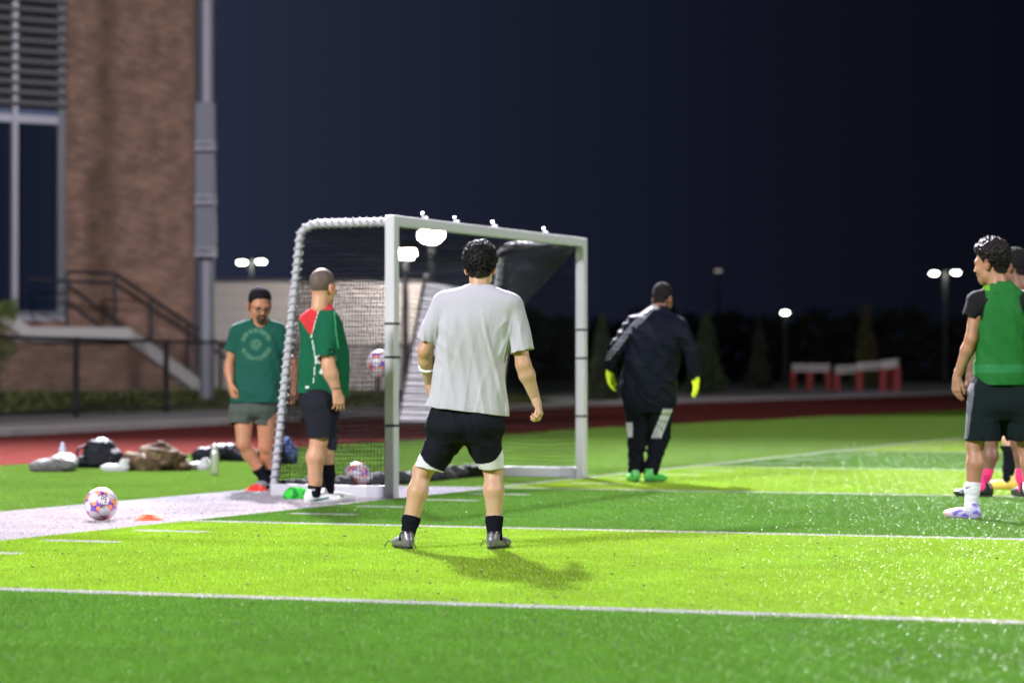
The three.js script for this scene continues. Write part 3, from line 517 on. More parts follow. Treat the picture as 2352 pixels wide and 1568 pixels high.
// ------------------------------------------------------------------ clothes, bags and bottles left on the grass
function heap(name, label, category, x, y, w, h, d, col, o = {}) {
  const p = ground(x, y), t = thing(name, label, category, [p.x, -0.004, p.z]);
  const s = o.seed ?? 1, lumps = o.lumps ?? [[0, 0.45, 1], [-0.28, 0.3, 0.7], [0.3, 0.28, 0.66]];
  const f0 = union(lumps.map(([lx, ly, k]) => ell([lx * w, ly * h * 0.8, 0.05 * N(lx * 9, s, 0)], [w * 0.5 * k * 0.82, h * 0.55 * k, d * 0.5 * k])), 0.06);
  const am = o.fold ?? 0.035;
  const f = (a, b, c) => Math.max(f0(a, b, c) + am * (1 - 2.4 * Math.abs(N(a * 5 + b * 4 + s * 3, b * 5, c * 5 + s))) - am * 0.3 + 0.18 * am * N(a * 26, b * 26, c * 24 + s), -b);
  const g = net(f, [-w * 0.8, -0.02, -d * 0.8], [w * 0.8, h * 1.4, d * 0.8], 0.011, (a, b, c) => { const k = 0.85 + 0.3 * N(a * 30, b * 30, c * 30 + s), m = o.pattern ? o.pattern(a, b, c) : col; return m.map((q) => q * k); });
  part('cloth', g, new THREE.MeshPhysicalMaterial({ vertexColors: true, roughness: o.rough ?? 0.85, specularIntensity: 0.25 }), t);
  return t;
}
{
  const camo = (a, b, c) => { const n = N(a * 9, b * 9, c * 9 + 3), m = N(a * 14 + 8, b * 12, c * 9); return n > 0.12 ? [0.05, 0.033, 0.017] : m > 0.1 ? [0.16, 0.11, 0.065] : [0.085, 0.06, 0.032]; };
  heap('folded_jacket', 'pale grey jacket heaped on the grass at the far left', 'jacket', 127, 1084, 0.46, 0.19, 0.4, [0.13, 0.128, 0.125], { seed: 2, lumps: [[0.12, 0.55, 0.95], [-0.3, 0.25, 0.7], [0.05, 0.2, 0.8]], fold: 0.03, rough: 0.6 });
  heap('camouflage_jacket', 'brown camouflage jacket heaped on the grass between white shoes', 'jacket', 352, 1082, 0.62, 0.28, 0.45, [0.2, 0.15, 0.08], { seed: 5, pattern: camo, lumps: [[0, 0.62, 0.75], [-0.25, 0.25, 0.8], [0.28, 0.28, 0.85], [0, 0.25, 1]], fold: 0.05 });
  heap('dark_duffel', 'black duffel bag lying behind the steel bottle', 'bag', 520, 1061, 0.62, 0.25, 0.35, [0.012, 0.013, 0.02], { seed: 9, lumps: [[0.05, 0.6, 0.7], [-0.32, 0.35, 0.75], [0.3, 0.25, 0.8], [0.4, 0.2, 0.6]], fold: 0.03, rough: 0.5 });
  heap('blue_bag', 'blue cloth bag standing behind the corner of the net', 'bag', 660, 1066, 0.22, 0.28, 0.25, [0.08, 0.12, 0.34], { seed: 12, lumps: [[0, 0.55, 0.95], [0.05, 0.3, 1]], fold: 0.035, pattern: (a, b) => N(a * 12, b * 12, 4) > 0.05 ? [0.14, 0.2, 0.46] : [0.035, 0.05, 0.14] });
  heap('dark_cloth', 'black cloth lying beside the blue bag behind the net', 'cloth', 636, 1068, 0.2, 0.25, 0.25, [0.012, 0.013, 0.02], { seed: 17, lumps: [[0, 0.5, 1]], fold: 0.03 });
  heap('lime_bag', 'bright green drawstring bag at the rear corner of the goal', 'bag', 683, 1147, 0.2, 0.11, 0.2, [0.03, 0.5, 0.04], { seed: 21, lumps: [[0, 0.5, 1.1], [0.15, 0.35, 0.9]], fold: 0.02, rough: 0.5, pattern: (a, b, c) => N(a * 14, b * 14, c * 14) > 0.18 ? [0.015, 0.2, 0.03] : [0.04, 0.55, 0.045] });
  // black backpack
  const p = ground(228, 1076), t = thing('black_backpack', 'black backpack standing on the grass left of the camouflage jacket', 'backpack', [p.x, 0, p.z]);
  const bk = pmat(0.009, 0.01, 0.014, 0.65, { specularIntensity: 0.3 }), f0 = union([ell([0, 0.13, 0], [0.17, 0.16, 0.12]), ell([-0.13, 0.07, 0.02], [0.11, 0.08, 0.11]), ell([0.13, 0.09, 0.02], [0.12, 0.11, 0.12]), ell([0.02, 0.22, 0], [0.12, 0.06, 0.09])], 0.04);
  part('bag_body', net((a, b, c) => Math.max(f0(a, b, c) + 0.02 * N(a * 12, b * 12, c * 12), -b), [-0.3, -0.02, -0.2], [0.32, 0.34, 0.2], 0.01), bk, t);
  part('front_pocket', new RoundedBoxGeometry(0.2, 0.13, 0.05, 3, 0.02).translate(0.01, 0.1, 0.125), bk, t);
  part('strap', tube([V3(-0.12, 0.24, -0.02), V3(-0.2, 0.2, 0.08), V3(-0.22, 0.08, 0.12), V3(-0.2, 0.015, 0.14)], 0.013, 20, 8), bk, t);
  part('carry_loop', tube([V3(-0.03, 0.27, 0), V3(0, 0.315, 0), V3(0.05, 0.27, 0)], 0.01, 16, 8), bk, t);
  part('white_towel', net((a, b, c) => ell([0.03, 0.275, 0.02], [0.06, 0.035, 0.06])(a, b, c) + 0.015 * N(a * 30, b * 30, c * 30), [-0.06, 0.2, -0.08], [0.13, 0.34, 0.12], 0.007), mat(0.6, 0.62, 0.72, 0.7), t);
  // shoes lying about
  function looseShoe(label, x, y, yaw, s = 1) {
    const q = ground(x, y), o = thing('white_shoe', label, 'shoe', [q.x, 0.006, q.z]); o.rotation.y = yaw;
    const f = union([ell([0, 0.04, 0.08], [0.042, 0.045, 0.07]), ell([0, 0.035, -0.05], [0.046, 0.04, 0.12]), cap([0, 0.06, 0.09], [0, 0.1, 0.1], 0.036, 0.04)], 0.03), hole = ell([0, 0.125, 0.09], [0.03, 0.06, 0.05]);
    part('upper', net((a, b, c) => Math.max(f(a, b, c), -b + 0.012, -hole(a, b, c)), [-0.08, -0.01, -0.2], [0.08, 0.16, 0.18], 0.006), mat(0.45, 0.45, 0.48, 0.6), o);
    part('sole', net((a, b, c) => Math.max(f(a, b, c) - 0.004, b - 0.011, -b), [-0.08, -0.01, -0.2], [0.08, 0.03, 0.18], 0.006), mat(0.6, 0.62, 0.65, 0.6), o);
  }
  looseShoe('white trainer lying between the backpack and the camouflage jacket', 265, 1084, 1.2);
  looseShoe('white trainer lying left of the steel bottle', 448, 1081, 1.4);
  looseShoe('white trainer lying close against the steel bottle', 470, 1078, 2.0);
  // bottles
  const bt = ground(143, 1068), b1 = thing('water_bottle', 'clear plastic water bottle with blue base behind the grey jacket', 'bottle', [bt.x, 0, bt.z]);
  const lathe = (a) => new THREE.LatheGeometry(a.map(([x, y]) => new THREE.Vector2(x, y)), 24);
  part('bottle_body', lathe([[0.001, 0.09], [0.036, 0.09], [0.036, 0.17], [0.02, 0.205], [0.015, 0.215]]), pmat(0.6, 0.62, 0.78, 0.2, { transmission: 0.35 }), b1);
  part('blue_label', lathe([[0.001, 0.003], [0.034, 0.003], [0.037, 0.012], [0.037, 0.089]]), mat(0.05, 0.08, 0.4, 0.4), b1);
  part('cap', lathe([[0.016, 0.214], [0.017, 0.235], [0.001, 0.236]]), mat(0.5, 0.5, 0.75, 0.4), b1);
  const sp = ground(493, 1091), b2 = thing('steel_bottle', 'brushed steel flask standing on the grass beside the white trainers', 'bottle', [sp.x, 0, sp.z]);
  part('flask_body', lathe([[0.001, 0.003], [0.035, 0.003], [0.038, 0.01], [0.044, 0.1], [0.044, 0.2], [0.034, 0.23], [0.03, 0.235]]), mat(0.5, 0.5, 0.47, 0.32, { metalness: 0.75 }), b2);
  part('flask_lid', lathe([[0.031, 0.236], [0.032, 0.275], [0.026, 0.288], [0.001, 0.29]]), mat(0.45, 0.45, 0.45, 0.4, { metalness: 0.5 }), b2);
  part('lid_loop', new THREE.TorusGeometry(0.022, 0.005, 8, 20, Math.PI).translate(0, 0.283, 0), darkSteel, b2);
}
// ------------------------------------------------------------------ white ribbed panel behind the goal
{
  const z = 42.4, a = at(918, 972, z), t = thing('ribbed_panel', 'white ribbed panel with dark edge pole standing behind the goal net', 'panel', [a.x, 0, -z]);
  const k = z / FOCAL, n = 20, H = (972 - 648) * k, top = (975 - 918) * k, wdt = 1.75, m = mat(0.9, 0.9, 0.92, 0.7);
  for (let i = 0; i < n; i++) { const y0 = 0.03 + i * H / n, x0 = top * i / n, h = H / n; const pts = []; for (let q = 0; q <= 10; q++) { const u = q / 10; pts.push(V3(x0 + u * wdt * (1 - 0.12 * i / n), y0 + h * 0.5 - 0.05 * u * (2 - u) - (i / n) * 0.22 * u, 0.05 * Math.sin(u * 3))); } part('rib', tube(pts, h * 0.43, 20, 8).scale(1, 1, 0.8), m, t); }
  part('panel_backing', new THREE.ExtrudeGeometry(new THREE.Shape([[0, 0.03], [wdt, 0.0], [wdt * 0.9 + top, H - 0.25], [top, H]].map((q) => new THREE.Vector2(...q))), { depth: 0.02, bevelEnabled: false }).translate(0, 0, -0.06), mat(0.45, 0.45, 0.47, 0.8), t);
  part('edge_pole', rod(V3(-0.06, -0.03, 0.02), V3(top + 0.02, H + 0.08, 0.02), 0.032), mat(0.02, 0.022, 0.026, 0.6), t);
  part('pole_knob', new THREE.SphereGeometry(0.05, 14, 10).translate(top + 0.025, H + 0.12, 0.02), mat(0.5, 0.5, 0.5, 0.4), t);
  part('foot_board', box(-0.08, wdt, -0.02, 0.05, -0.18, 0.16), mat(0.03, 0.03, 0.032, 0.7), t);
}
// ------------------------------------------------------------------ hurdles stacked far to the right
{
  const red = mat(0.2, 0.012, 0.012, 0.7), wh = mat(0.36, 0.34, 0.31, 0.7), gr = mat(0.2, 0.2, 0.23, 0.6);
  function hurdle(label, x, y, z, w, h, tilt, yaw) {
    const p = at(x, 900, z), t = thing('track_hurdle', label, 'hurdle', [p.x, 0.0, -z], 'hurdles parked beyond the track'); t.rotation.y = yaw;
    part('top_board', new THREE.BoxGeometry(w, 0.13, 0.05).rotateZ(tilt).translate(0, h, 0), wh, t);
    part('second_board', new THREE.BoxGeometry(w * 0.97, 0.11, 0.04).rotateZ(tilt).translate(0, h - 0.16, -0.02), wh, t);
    for (const s of [-1, 1]) { const yy = h - 0.07 + s * w * 0.42 * Math.sin(tilt); const u = part('upright', box(s * w * 0.42 - 0.11, s * w * 0.42 + 0.11, 0.06, yy - 0.12, -0.07, -0.045), red, t); part('base_foot', box(s * w * 0.42 - 0.03, s * w * 0.42 + 0.03, 0.0, 0.055, -0.1, 0.62), gr, u); }
    part('base_bar', box(-w * 0.42, w * 0.42, 0.02, 0.058, -0.14, -0.1), gr, t);
  }
  hurdle('leftmost hurdle of the row, its red upright half in the dark', 1842, 900, 92, 0.75, 0.97, 0.0, 0.1);
  hurdle('hurdle with two red uprights, second from the left of the row', 1882, 900, 90, 0.8, 0.97, 0.02, -0.05);
  hurdle('hurdle with a low white board in the middle of the row', 1950, 900, 88, 1.0, 0.92, 0.02, 0.0);
  hurdle('hurdle with a raised white board tilted up to the right', 2010, 900, 87, 1.3, 1.05, 0.05, -0.1);
  hurdle('rightmost hurdle of the row with a bright red upright', 2045, 900, 86, 0.6, 1.12, 0.1, -0.25);
}
// ------------------------------------------------------------------ trees and shrubs
function foliage(n, shape, size, col) {                                 // many leaf-sized faces through a crown's volume
  const p = [], c = []; for (let i = 0; i < n; i++) { const [x, y, z] = shape(); const s = size * rr(0.6, 1.4), a = V3(rr(-1, 1), rr(-1, 1), rr(-1, 1)).normalize(), b = a.clone().cross(V3(rr(-1, 1), rr(-1, 1), rr(-1, 1))).normalize(), k = rr(0.6, 1.3); p.push(x - a.x * s, y - a.y * s, z - a.z * s, x + a.x * s * 0.2 + b.x * s * 0.5, y + a.y * s * 0.2 + b.y * s * 0.5, z + a.z * s * 0.2 + b.z * s * 0.5, x + a.x * s, y + a.y * s, z + a.z * s); for (let q = 0; q < 3; q++) c.push(col[0] * k, col[1] * k, col[2] * k); }
  const g = new THREE.BufferGeometry(); g.setAttribute('position', new THREE.Float32BufferAttribute(p, 3)); g.setAttribute('color', new THREE.Float32BufferAttribute(c, 3)); g.computeVertexNormals(); return g;
}
{
  const leaf = new THREE.MeshStandardMaterial({ vertexColors: true, roughness: 0.8, side: THREE.DoubleSide }), bark = mat(0.06, 0.045, 0.035, 0.9);
  function conifer(label, x, yTop, z, w, col, n = 5200) {
    const b = at(x, 880, z), h = at(x, yTop, z).y, t = thing('conifer_tree', label, 'tree', [b.x, 0, -z], 'conifers in the dark beyond the track');
    part('trunk', rod(V3(0, -0.06, 0), V3(0, h * 0.96, 0), 0.09, 0.015, 8), bark, t);
    for (let k = 0; k < 26; k++) { const y = lerp(0.3, h * 0.92, k / 26), a = k * 2.4, r = w * (1 - y / h) * 0.8; part('branch', rod(V3(0, y, 0), V3(Math.cos(a) * r, y + 0.1, Math.sin(a) * r), 0.02, 0.006, 5), bark, t); }
    part('crown', foliage(n, () => { const q = Math.pow(rnd(), 0.65), y = h * (1 - q) + 0.1, a = rnd() * 6.283, lob = 0.72 + 0.4 * N(a * 1.2, y * 1.6, x), r = w * Math.pow(q, 0.85) * lob * Math.sqrt(rr(0.25, 1)); return [Math.cos(a) * r, y, Math.sin(a) * r]; }, 0.11, col), leaf, t);
  }
  conifer('slim dark conifer just right of the right goal post', 1384, 735, 66, 0.6, [0.018, 0.03, 0.009]);
  conifer('tall dark conifer behind the goalkeeper', 1622, 722, 80, 0.95, [0.02, 0.034, 0.01]);
  conifer('olive conifer rising behind the row of hurdles', 1990, 700, 100, 0.8, [0.05, 0.046, 0.012]);
  conifer('small conifer beside the lamp post behind the goalkeeper', 1745, 745, 95, 0.7, [0.014, 0.02, 0.008]);
  // shrub at the left edge
  const z = 49, b = at(-6, 930, z), t = thing('leafy_shrub', 'leafy young tree at the left edge before the brick wall', 'tree', [b.x, 0, -z]);
  part('trunk', rod(V3(0, -0.06, 0), V3(0.03, 2.1, 0), 0.035, 0.012, 8), bark, t);
  for (let k = 0; k < 9; k++) { const a = k * 2.4, y = 0.6 + k * 0.16; part('branch', rod(V3(0.01, y, 0), V3(Math.cos(a) * 0.32, y + 0.28, Math.sin(a) * 0.32), 0.012, 0.005, 5), bark, t); }
  const cl = [[0.05, 2.0, 0.36], [-0.2, 1.6, 0.4], [0.14, 1.4, 0.26], [-0.1, 1.1, 0.36], [0.2, 2.15, 0.22], [-0.25, 2.2, 0.3]];
  part('crown', foliage(2300, () => { const [cx, cy, r] = cl[Math.floor(rnd() * cl.length)], a = V3(rr(-1, 1), rr(-1, 1), rr(-1, 1)).normalize().multiplyScalar(r * Math.cbrt(rnd())); return [cx + a.x, cy + a.y, a.z]; }, 0.05, [0.1, 0.14, 0.025]), leaf, t);
}
// low dark hedge far away that closes the ground
{
  const p = []; const g = foliage(16000, () => { const x = rr(-15, 90), z = -rr(165, 172) + 0.1 * x; const h = 4.2 + 1.6 * N(x * 0.14, 1, 0) + 1.2 * N(x * 0.5, 4, 0); return [x, rr(0, 1) * h, z]; }, 0.55, [0.02, 0.028, 0.012]);
  const o = part('far_woods', g, new THREE.MeshStandardMaterial({ vertexColors: true, roughness: 0.9, side: THREE.DoubleSide }), scene); o.userData = { kind: 'stuff', label: 'dark far woods closing the view behind the track', category: 'woods' };
}
// ------------------------------------------------------------------ people
const cloth = (rough = 0.85) => new THREE.MeshPhysicalMaterial({ vertexColors: true, roughness: rough, side: THREE.DoubleSide, specularIntensity: 0.12 });
const skinMat = new THREE.MeshPhysicalMaterial({ vertexColors: true, roughness: 0.5, specularIntensity: 0.7 });
const hairMat = new THREE.MeshPhysicalMaterial({ vertexColors: true, roughness: 0.55, specularIntensity: 0.3, side: THREE.DoubleSide });
const croppedHair = new THREE.MeshPhysicalMaterial({ vertexColors: true, roughness: 0.9, specularIntensity: 0.15, side: THREE.DoubleSide });
const mix3 = (a, b, t) => [lerp(a[0], b[0], t), lerp(a[1], b[1], t), lerp(a[2], b[2], t)];
const add3 = (a, b, k = 1) => [a[0] + b[0] * k, a[1] + b[1] * k, a[2] + b[2] * k];
const sub3 = (a, b) => add3(a, b, -1), len3 = (a) => Math.hypot(...a), nrm3 = (a) => { const l = len3(a) || 1; return a.map((q) => q / l); };
const fwd = (a) => [Math.sin(a), 0, -Math.cos(a)];
const RAD = Math.PI / 180;

const cranium = ell([0, 0.035, 0.012], [0.077, 0.096, 0.097]);
const hairline = (z, o = 0) => { const k = [[-0.12, 0.1], [-0.085, 0.085], [-0.05, 0.064], [-0.028, 0.036], [-0.012, -0.005], [0.012, 0.012], [0.03, -0.03], [0.055, -0.062], [0.12, -0.08]]; let i = 0; while (i < k.length - 2 && z > k[i + 1][0]) i++; return o + lerp(k[i][1], k[i + 1][1], clamp((z - k[i][0]) / (k[i + 1][0] - k[i][0]))); };
function headGeo(skin, o = {}) {
  const f = union([cranium, ell([0, -0.03, -0.03], [0.063, 0.085, 0.068]), ell([0, -0.088, -0.066], [0.028, 0.027, 0.026]), cap([-0.038, -0.075, -0.02], [-0.012, -0.1, -0.06], 0.024, 0.02), cap([0.038, -0.075, -0.02], [0.012, -0.1, -0.06], 0.024, 0.02), cap([-0.04, 0.018, -0.078], [0.04, 0.018, -0.078], 0.012), ell([-0.042, -0.03, -0.066], [0.02, 0.02, 0.018]), ell([0.042, -0.03, -0.066], [0.02, 0.02, 0.018])], 0.026);
  const nose = union([cap([0, 0.01, -0.092], [0, -0.03, -0.11], 0.008, 0.012), ell([-0.011, -0.035, -0.1], [0.009, 0.008, 0.011]), ell([0.011, -0.035, -0.1], [0.009, 0.008, 0.011])], 0.01);
  const lips = cap([-0.02, -0.062, -0.09], [0.02, -0.062, -0.09], 0.007, 0.007);
  const ears = [-1, 1].map((s) => { const e = ell([s * 0.083, -0.008, 0.014], [0.011, 0.034, 0.02], s * 0.35), h = ell([s * 0.093, -0.004, 0.008], [0.009, 0.021, 0.011], s * 0.35), lobe = ell([s * 0.078, -0.036, 0.008], [0.008, 0.012, 0.011]); return (x, y, z) => smin(Math.max(e(x, y, z), -h(x, y, z)), lobe(x, y, z), 0.008); });
  const eyes = [-1, 1].map((s) => ell([s * 0.031, 0.0, -0.094], [0.016, 0.009, 0.014]));
  const neck = cap([0, -0.05, 0.022], [0, -0.15, 0.035], 0.056, 0.06);
  const all = (x, y, z) => { let d = smin(f(x, y, z), neck(x, y, z), 0.03); d = smin(d, nose(x, y, z), 0.012); d = smin(d, lips(x, y, z), 0.008); for (const e of ears) d = smin(d, e(x, y, z), 0.007); for (const e of eyes) d = Math.max(d, -e(x, y, z)); return d; };
  return net(all, [-0.115, -0.19, -0.14], [0.115, 0.15, 0.13], 0.0045, (x, y, z) => {
    let c = skin.map((q) => q * (1 + 0.06 * N(x * 60, y * 60, z * 60)));
    if (Math.abs(x) > 0.076 && y < 0.04 && y > -0.05 && z > -0.02) c = mix3(c, [c[0] * 1.1, c[1] * 0.75, c[2] * 0.7], 0.6);
    if (o.beard && z < -0.02) { const mouth = Math.hypot(x / 0.032, (y + 0.072) / 0.034); if ((mouth < 1.25 && Math.hypot(x / 0.017, (y + 0.062) / 0.008) > 1) || (o.beard > 1 && y < -0.05 && Math.abs(x) > 0.02)) c = mix3(c, [0.012, 0.01, 0.01], 0.9); }
    if (z < -0.08 && Math.hypot(x / 0.017, (y + 0.062) / 0.008) < 1) c = [c[0] * 0.9, c[1] * 0.6, c[2] * 0.6];
    if (z < -0.07 && y > 0.012 && y < 0.022 && Math.abs(Math.abs(x) - 0.032) < 0.02) c = mix3(c, [0.012, 0.01, 0.01], 0.85);
    return c;
  });
}
function hairGeo(style, col) {
  const lim = style === 'buzz' ? 0.0035 : style === 'curly' ? 0.02 : style === 'loose' ? 0.014 : 0.008, am = style === 'buzz' ? 0.0006 : style === 'short' ? 0.004 : 0.011, fr = style === 'buzz' ? 90 : style === 'short' ? 55 : 48;
  const top = (y) => style === 'short' ? 0.006 * sstep(0.03, 0.12, y) : style === 'loose' ? 0.02 * sstep(0.0, 0.12, y) : 0;
  const f = (x, y, z) => { const w = style === 'short' ? clamp((y - hairline(z)) / 0.05, 0.15, 1) : style === 'buzz' ? 1 : clamp((y - hairline(z)) / 0.03, 0.35, 1); const d = cranium(x, y, z) - lim * w - top(y) + am * N(x * fr, y * fr, z * fr) * w + am * 0.5 * N(x * fr * 2.1, y * fr * 2.1, z * fr * 2.1); const nk = style !== 'buzz' ? ell([0, -0.03, 0.055], [0.056, 0.07, 0.04])(x, y, z) - lim * 0.35 + am * 0.6 * N(x * fr, y * fr, z * fr) : 1; return Math.max(Math.min(d, nk), hairline(z) - y + 0.006 * N(x * 70, y * 20, z * 70)); };
  const out = [net(f, [-0.13, -0.12, -0.14], [0.13, 0.18, 0.15], 0.0042, (x, y, z) => col.map((q) => q * (1 + 0.35 * N(x * 80, y * 80, z * 80))))];
  if (style === 'curly' || style === 'loose') {
    const n = style === 'curly' ? 950 : 700;
    for (let i = 0; i < n; i++) {
      let d; for (let q = 0; q < 40; q++) { d = V3(rr(-1, 1), rr(-1, 1), rr(-1, 1)).normalize(); if (d.y * 0.11 + 0.035 > hairline(d.z * 0.1 + 0.012) + 0.012) break; }
      const r0 = rr(0.005, 0.011), e = rr(0.0, 0.012), g = new THREE.TorusGeometry(r0, rr(0.0011, 0.0019), 4, 8, rr(3, 6)).rotateX(rnd() * 6).rotateY(rnd() * 6).rotateZ(rnd() * 6);
      g.translate(d.x * (0.077 + lim + e - 0.004), 0.035 + d.y * (0.096 + lim + e - 0.004 + top(d.y * 0.1 + 0.035)), 0.012 + d.z * (0.097 + lim + e - 0.004));
      g.deleteAttribute('uv'); out.push(paint(g, () => col.map((q) => q * 1.2)));
    }
  }
  return weld(out);
}
function handGeo(wrist, dir, palm, thumb, curl, skin, s = 1, fat = 1) {
  const Y = V3(...nrm3(dir)), Z = V3(...palm).projectOnPlane(Y).normalize(), X = Y.clone().cross(Z).normalize();
  const fs = [cap([0, -0.035, 0], [0, 0.02, 0], 0.0255 * Math.sqrt(fat), 0.025 * fat)], tips = [];
  const LEN = [0.066, 0.078, 0.073, 0.058];
  for (let i = 0; i < 4; i++) { const kx = thumb * (0.03 - 0.02 * i), ky = 0.086 - Math.abs(i - 1.2) * 0.004; fs.push(cap([kx * 0.5, 0.005, 0], [kx, ky, 0], 0.0175 * fat, 0.0115 * fat)); }
  const palmF = union(fs, 0.016), fing = [];
  for (let i = 0; i < 4; i++) {
    let p = [thumb * (0.03 - 0.02 * i), 0.086 - Math.abs(i - 1.2) * 0.004, 0], a = 0, r = (i === 3 ? 0.0078 : 0.009) * fat; const segs = [];
    for (let k = 0; k < 3; k++) { a += curl * [0.75, 1.0, 0.7][k] * (1 + 0.12 * (i - 1)); const L = LEN[i] * [0.45, 0.3, 0.25][k], q = [p[0] + thumb * (1.3 - i) * 0.0022 * (fat > 1 ? 0.6 : 1), p[1] + Math.cos(a) * L, p[2] + Math.sin(a) * L]; segs.push(cap(p, q, r, r * 0.9)); r *= 0.9; p = q; }
    fing.push(union(segs, 0.003));
  }
  const th = union([cap([thumb * 0.016, 0.014, 0.006], [thumb * 0.04, 0.05, 0.014], 0.0165 * fat, 0.012 * fat), cap([thumb * 0.04, 0.05, 0.014], [thumb * (0.047 - 0.012 * curl), 0.08, 0.018 + 0.02 * curl], 0.0108 * fat, 0.0095 * fat), cap([thumb * (0.047 - 0.012 * curl), 0.08, 0.018 + 0.02 * curl], [thumb * (0.046 - 0.024 * curl), 0.1, 0.024 + 0.026 * curl], 0.0095 * fat, 0.008 * fat)], 0.006);
  const f = (x, y, z) => { let d = palmF(x, y, z); for (const q of fing) d = smin(d, q(x, y, z), 0.006); return smin(d, th(x, y, z), 0.01); };
  const e = 0.02 * fat, g = net(f, [-0.075 - e, -0.065, -0.04 - e], [0.075 + e, 0.185, 0.1 + e], 0.0034, (x, y, z) => skin.map((q) => q * (1 + 0.07 * N(x * 70, y * 70, z * 70))));
  return g.applyMatrix4(new THREE.Matrix4().makeBasis(X, Y, Z).scale(V3(s, s, s)).setPosition(...wrist));
}
function boot(parent, an, yaw, up, soleC, s, colour, rough = 0.4, pitch = 0) {
  const f0 = union([ell([0, 0.05, 0.032], [0.034, 0.05, 0.042]), ell([0, 0.042, -0.055], [0.04, 0.04, 0.09]), ell([0, 0.036, -0.135], [0.044, 0.03, 0.078]), cap([0, 0.07, 0.008], [0, 0.1, 0.012], 0.035, 0.037)], 0.028);
  const M = new THREE.Matrix4().makeRotationY(-yaw).multiply(new THREE.Matrix4().makeRotationX(pitch)).scale(V3(s, s, s)).setPosition(an[0], an[3] ?? 0, an[2]);
  const lo = [-0.07, -0.01, -0.24], hi = [0.07, 0.16, 0.1];
  const b = part('boot', net((x, y, z) => Math.max(f0(x, y, z), 0.018 - y, y - 0.112), lo, hi, 0.0045, (x, y, z, nx, ny, nz) => (colour ? colour(x, y, z, nz) : up)).applyMatrix4(M), new THREE.MeshPhysicalMaterial({ vertexColors: true, roughness: rough, clearcoat: 0.25, clearcoatRoughness: 0.3 }), parent);
  const st = [[-0.022, 0.045], [0.022, 0.045], [-0.027, -0.08], [0.027, -0.08], [-0.025, -0.14], [0.025, -0.14], [0, -0.18]].map(([x, z]) => new THREE.CylinderGeometry(0.007, 0.005, 0.012, 8).translate(x, 0.006, z).applyMatrix4(M));
  part('sole', net((x, y, z) => Math.max(f0(x, y, z) - 0.003, 0.009 - y, y - 0.0215), lo, [0.07, 0.04, 0.1], 0.0045, () => soleC).applyMatrix4(M), new THREE.MeshStandardMaterial({ vertexColors: true, roughness: 0.6 }), b);
  part('studs', merge(st), mat(...soleC, 0.6), b);
  return M;
}
function legPrims(h, k, a, back, s, fat = 1) {
  const calf = add3(mix3(k, a, 0.3), back, 0.02), low = mix3(k, a, 0.72);
  return [cap(h, k, 0.088 * s * fat, 0.056 * s * fat), cap(k, calf, 0.05 * s * fat, 0.056 * s * fat), cap(calf, low, 0.056 * s * fat, 0.041 * s * fat), cap(low, a, 0.041 * s * fat, 0.034 * s * fat)];
}
function armPrims(sh, el, wr, s, fat = 1) { const q = mix3(el, wr, 0.28); return [cap(sh, el, 0.052 * s * fat, 0.041 * s * fat), cap(el, q, 0.041 * s * fat, 0.044 * s * fat), cap(q, wr, 0.044 * s * fat, 0.027 * s * fat)]; }
const bounds = (pts, m) => [[0, 1, 2].map((i) => Math.min(...pts.map((p) => p[i])) - m), [0, 1, 2].map((i) => Math.max(...pts.map((p) => p[i])) + m)];

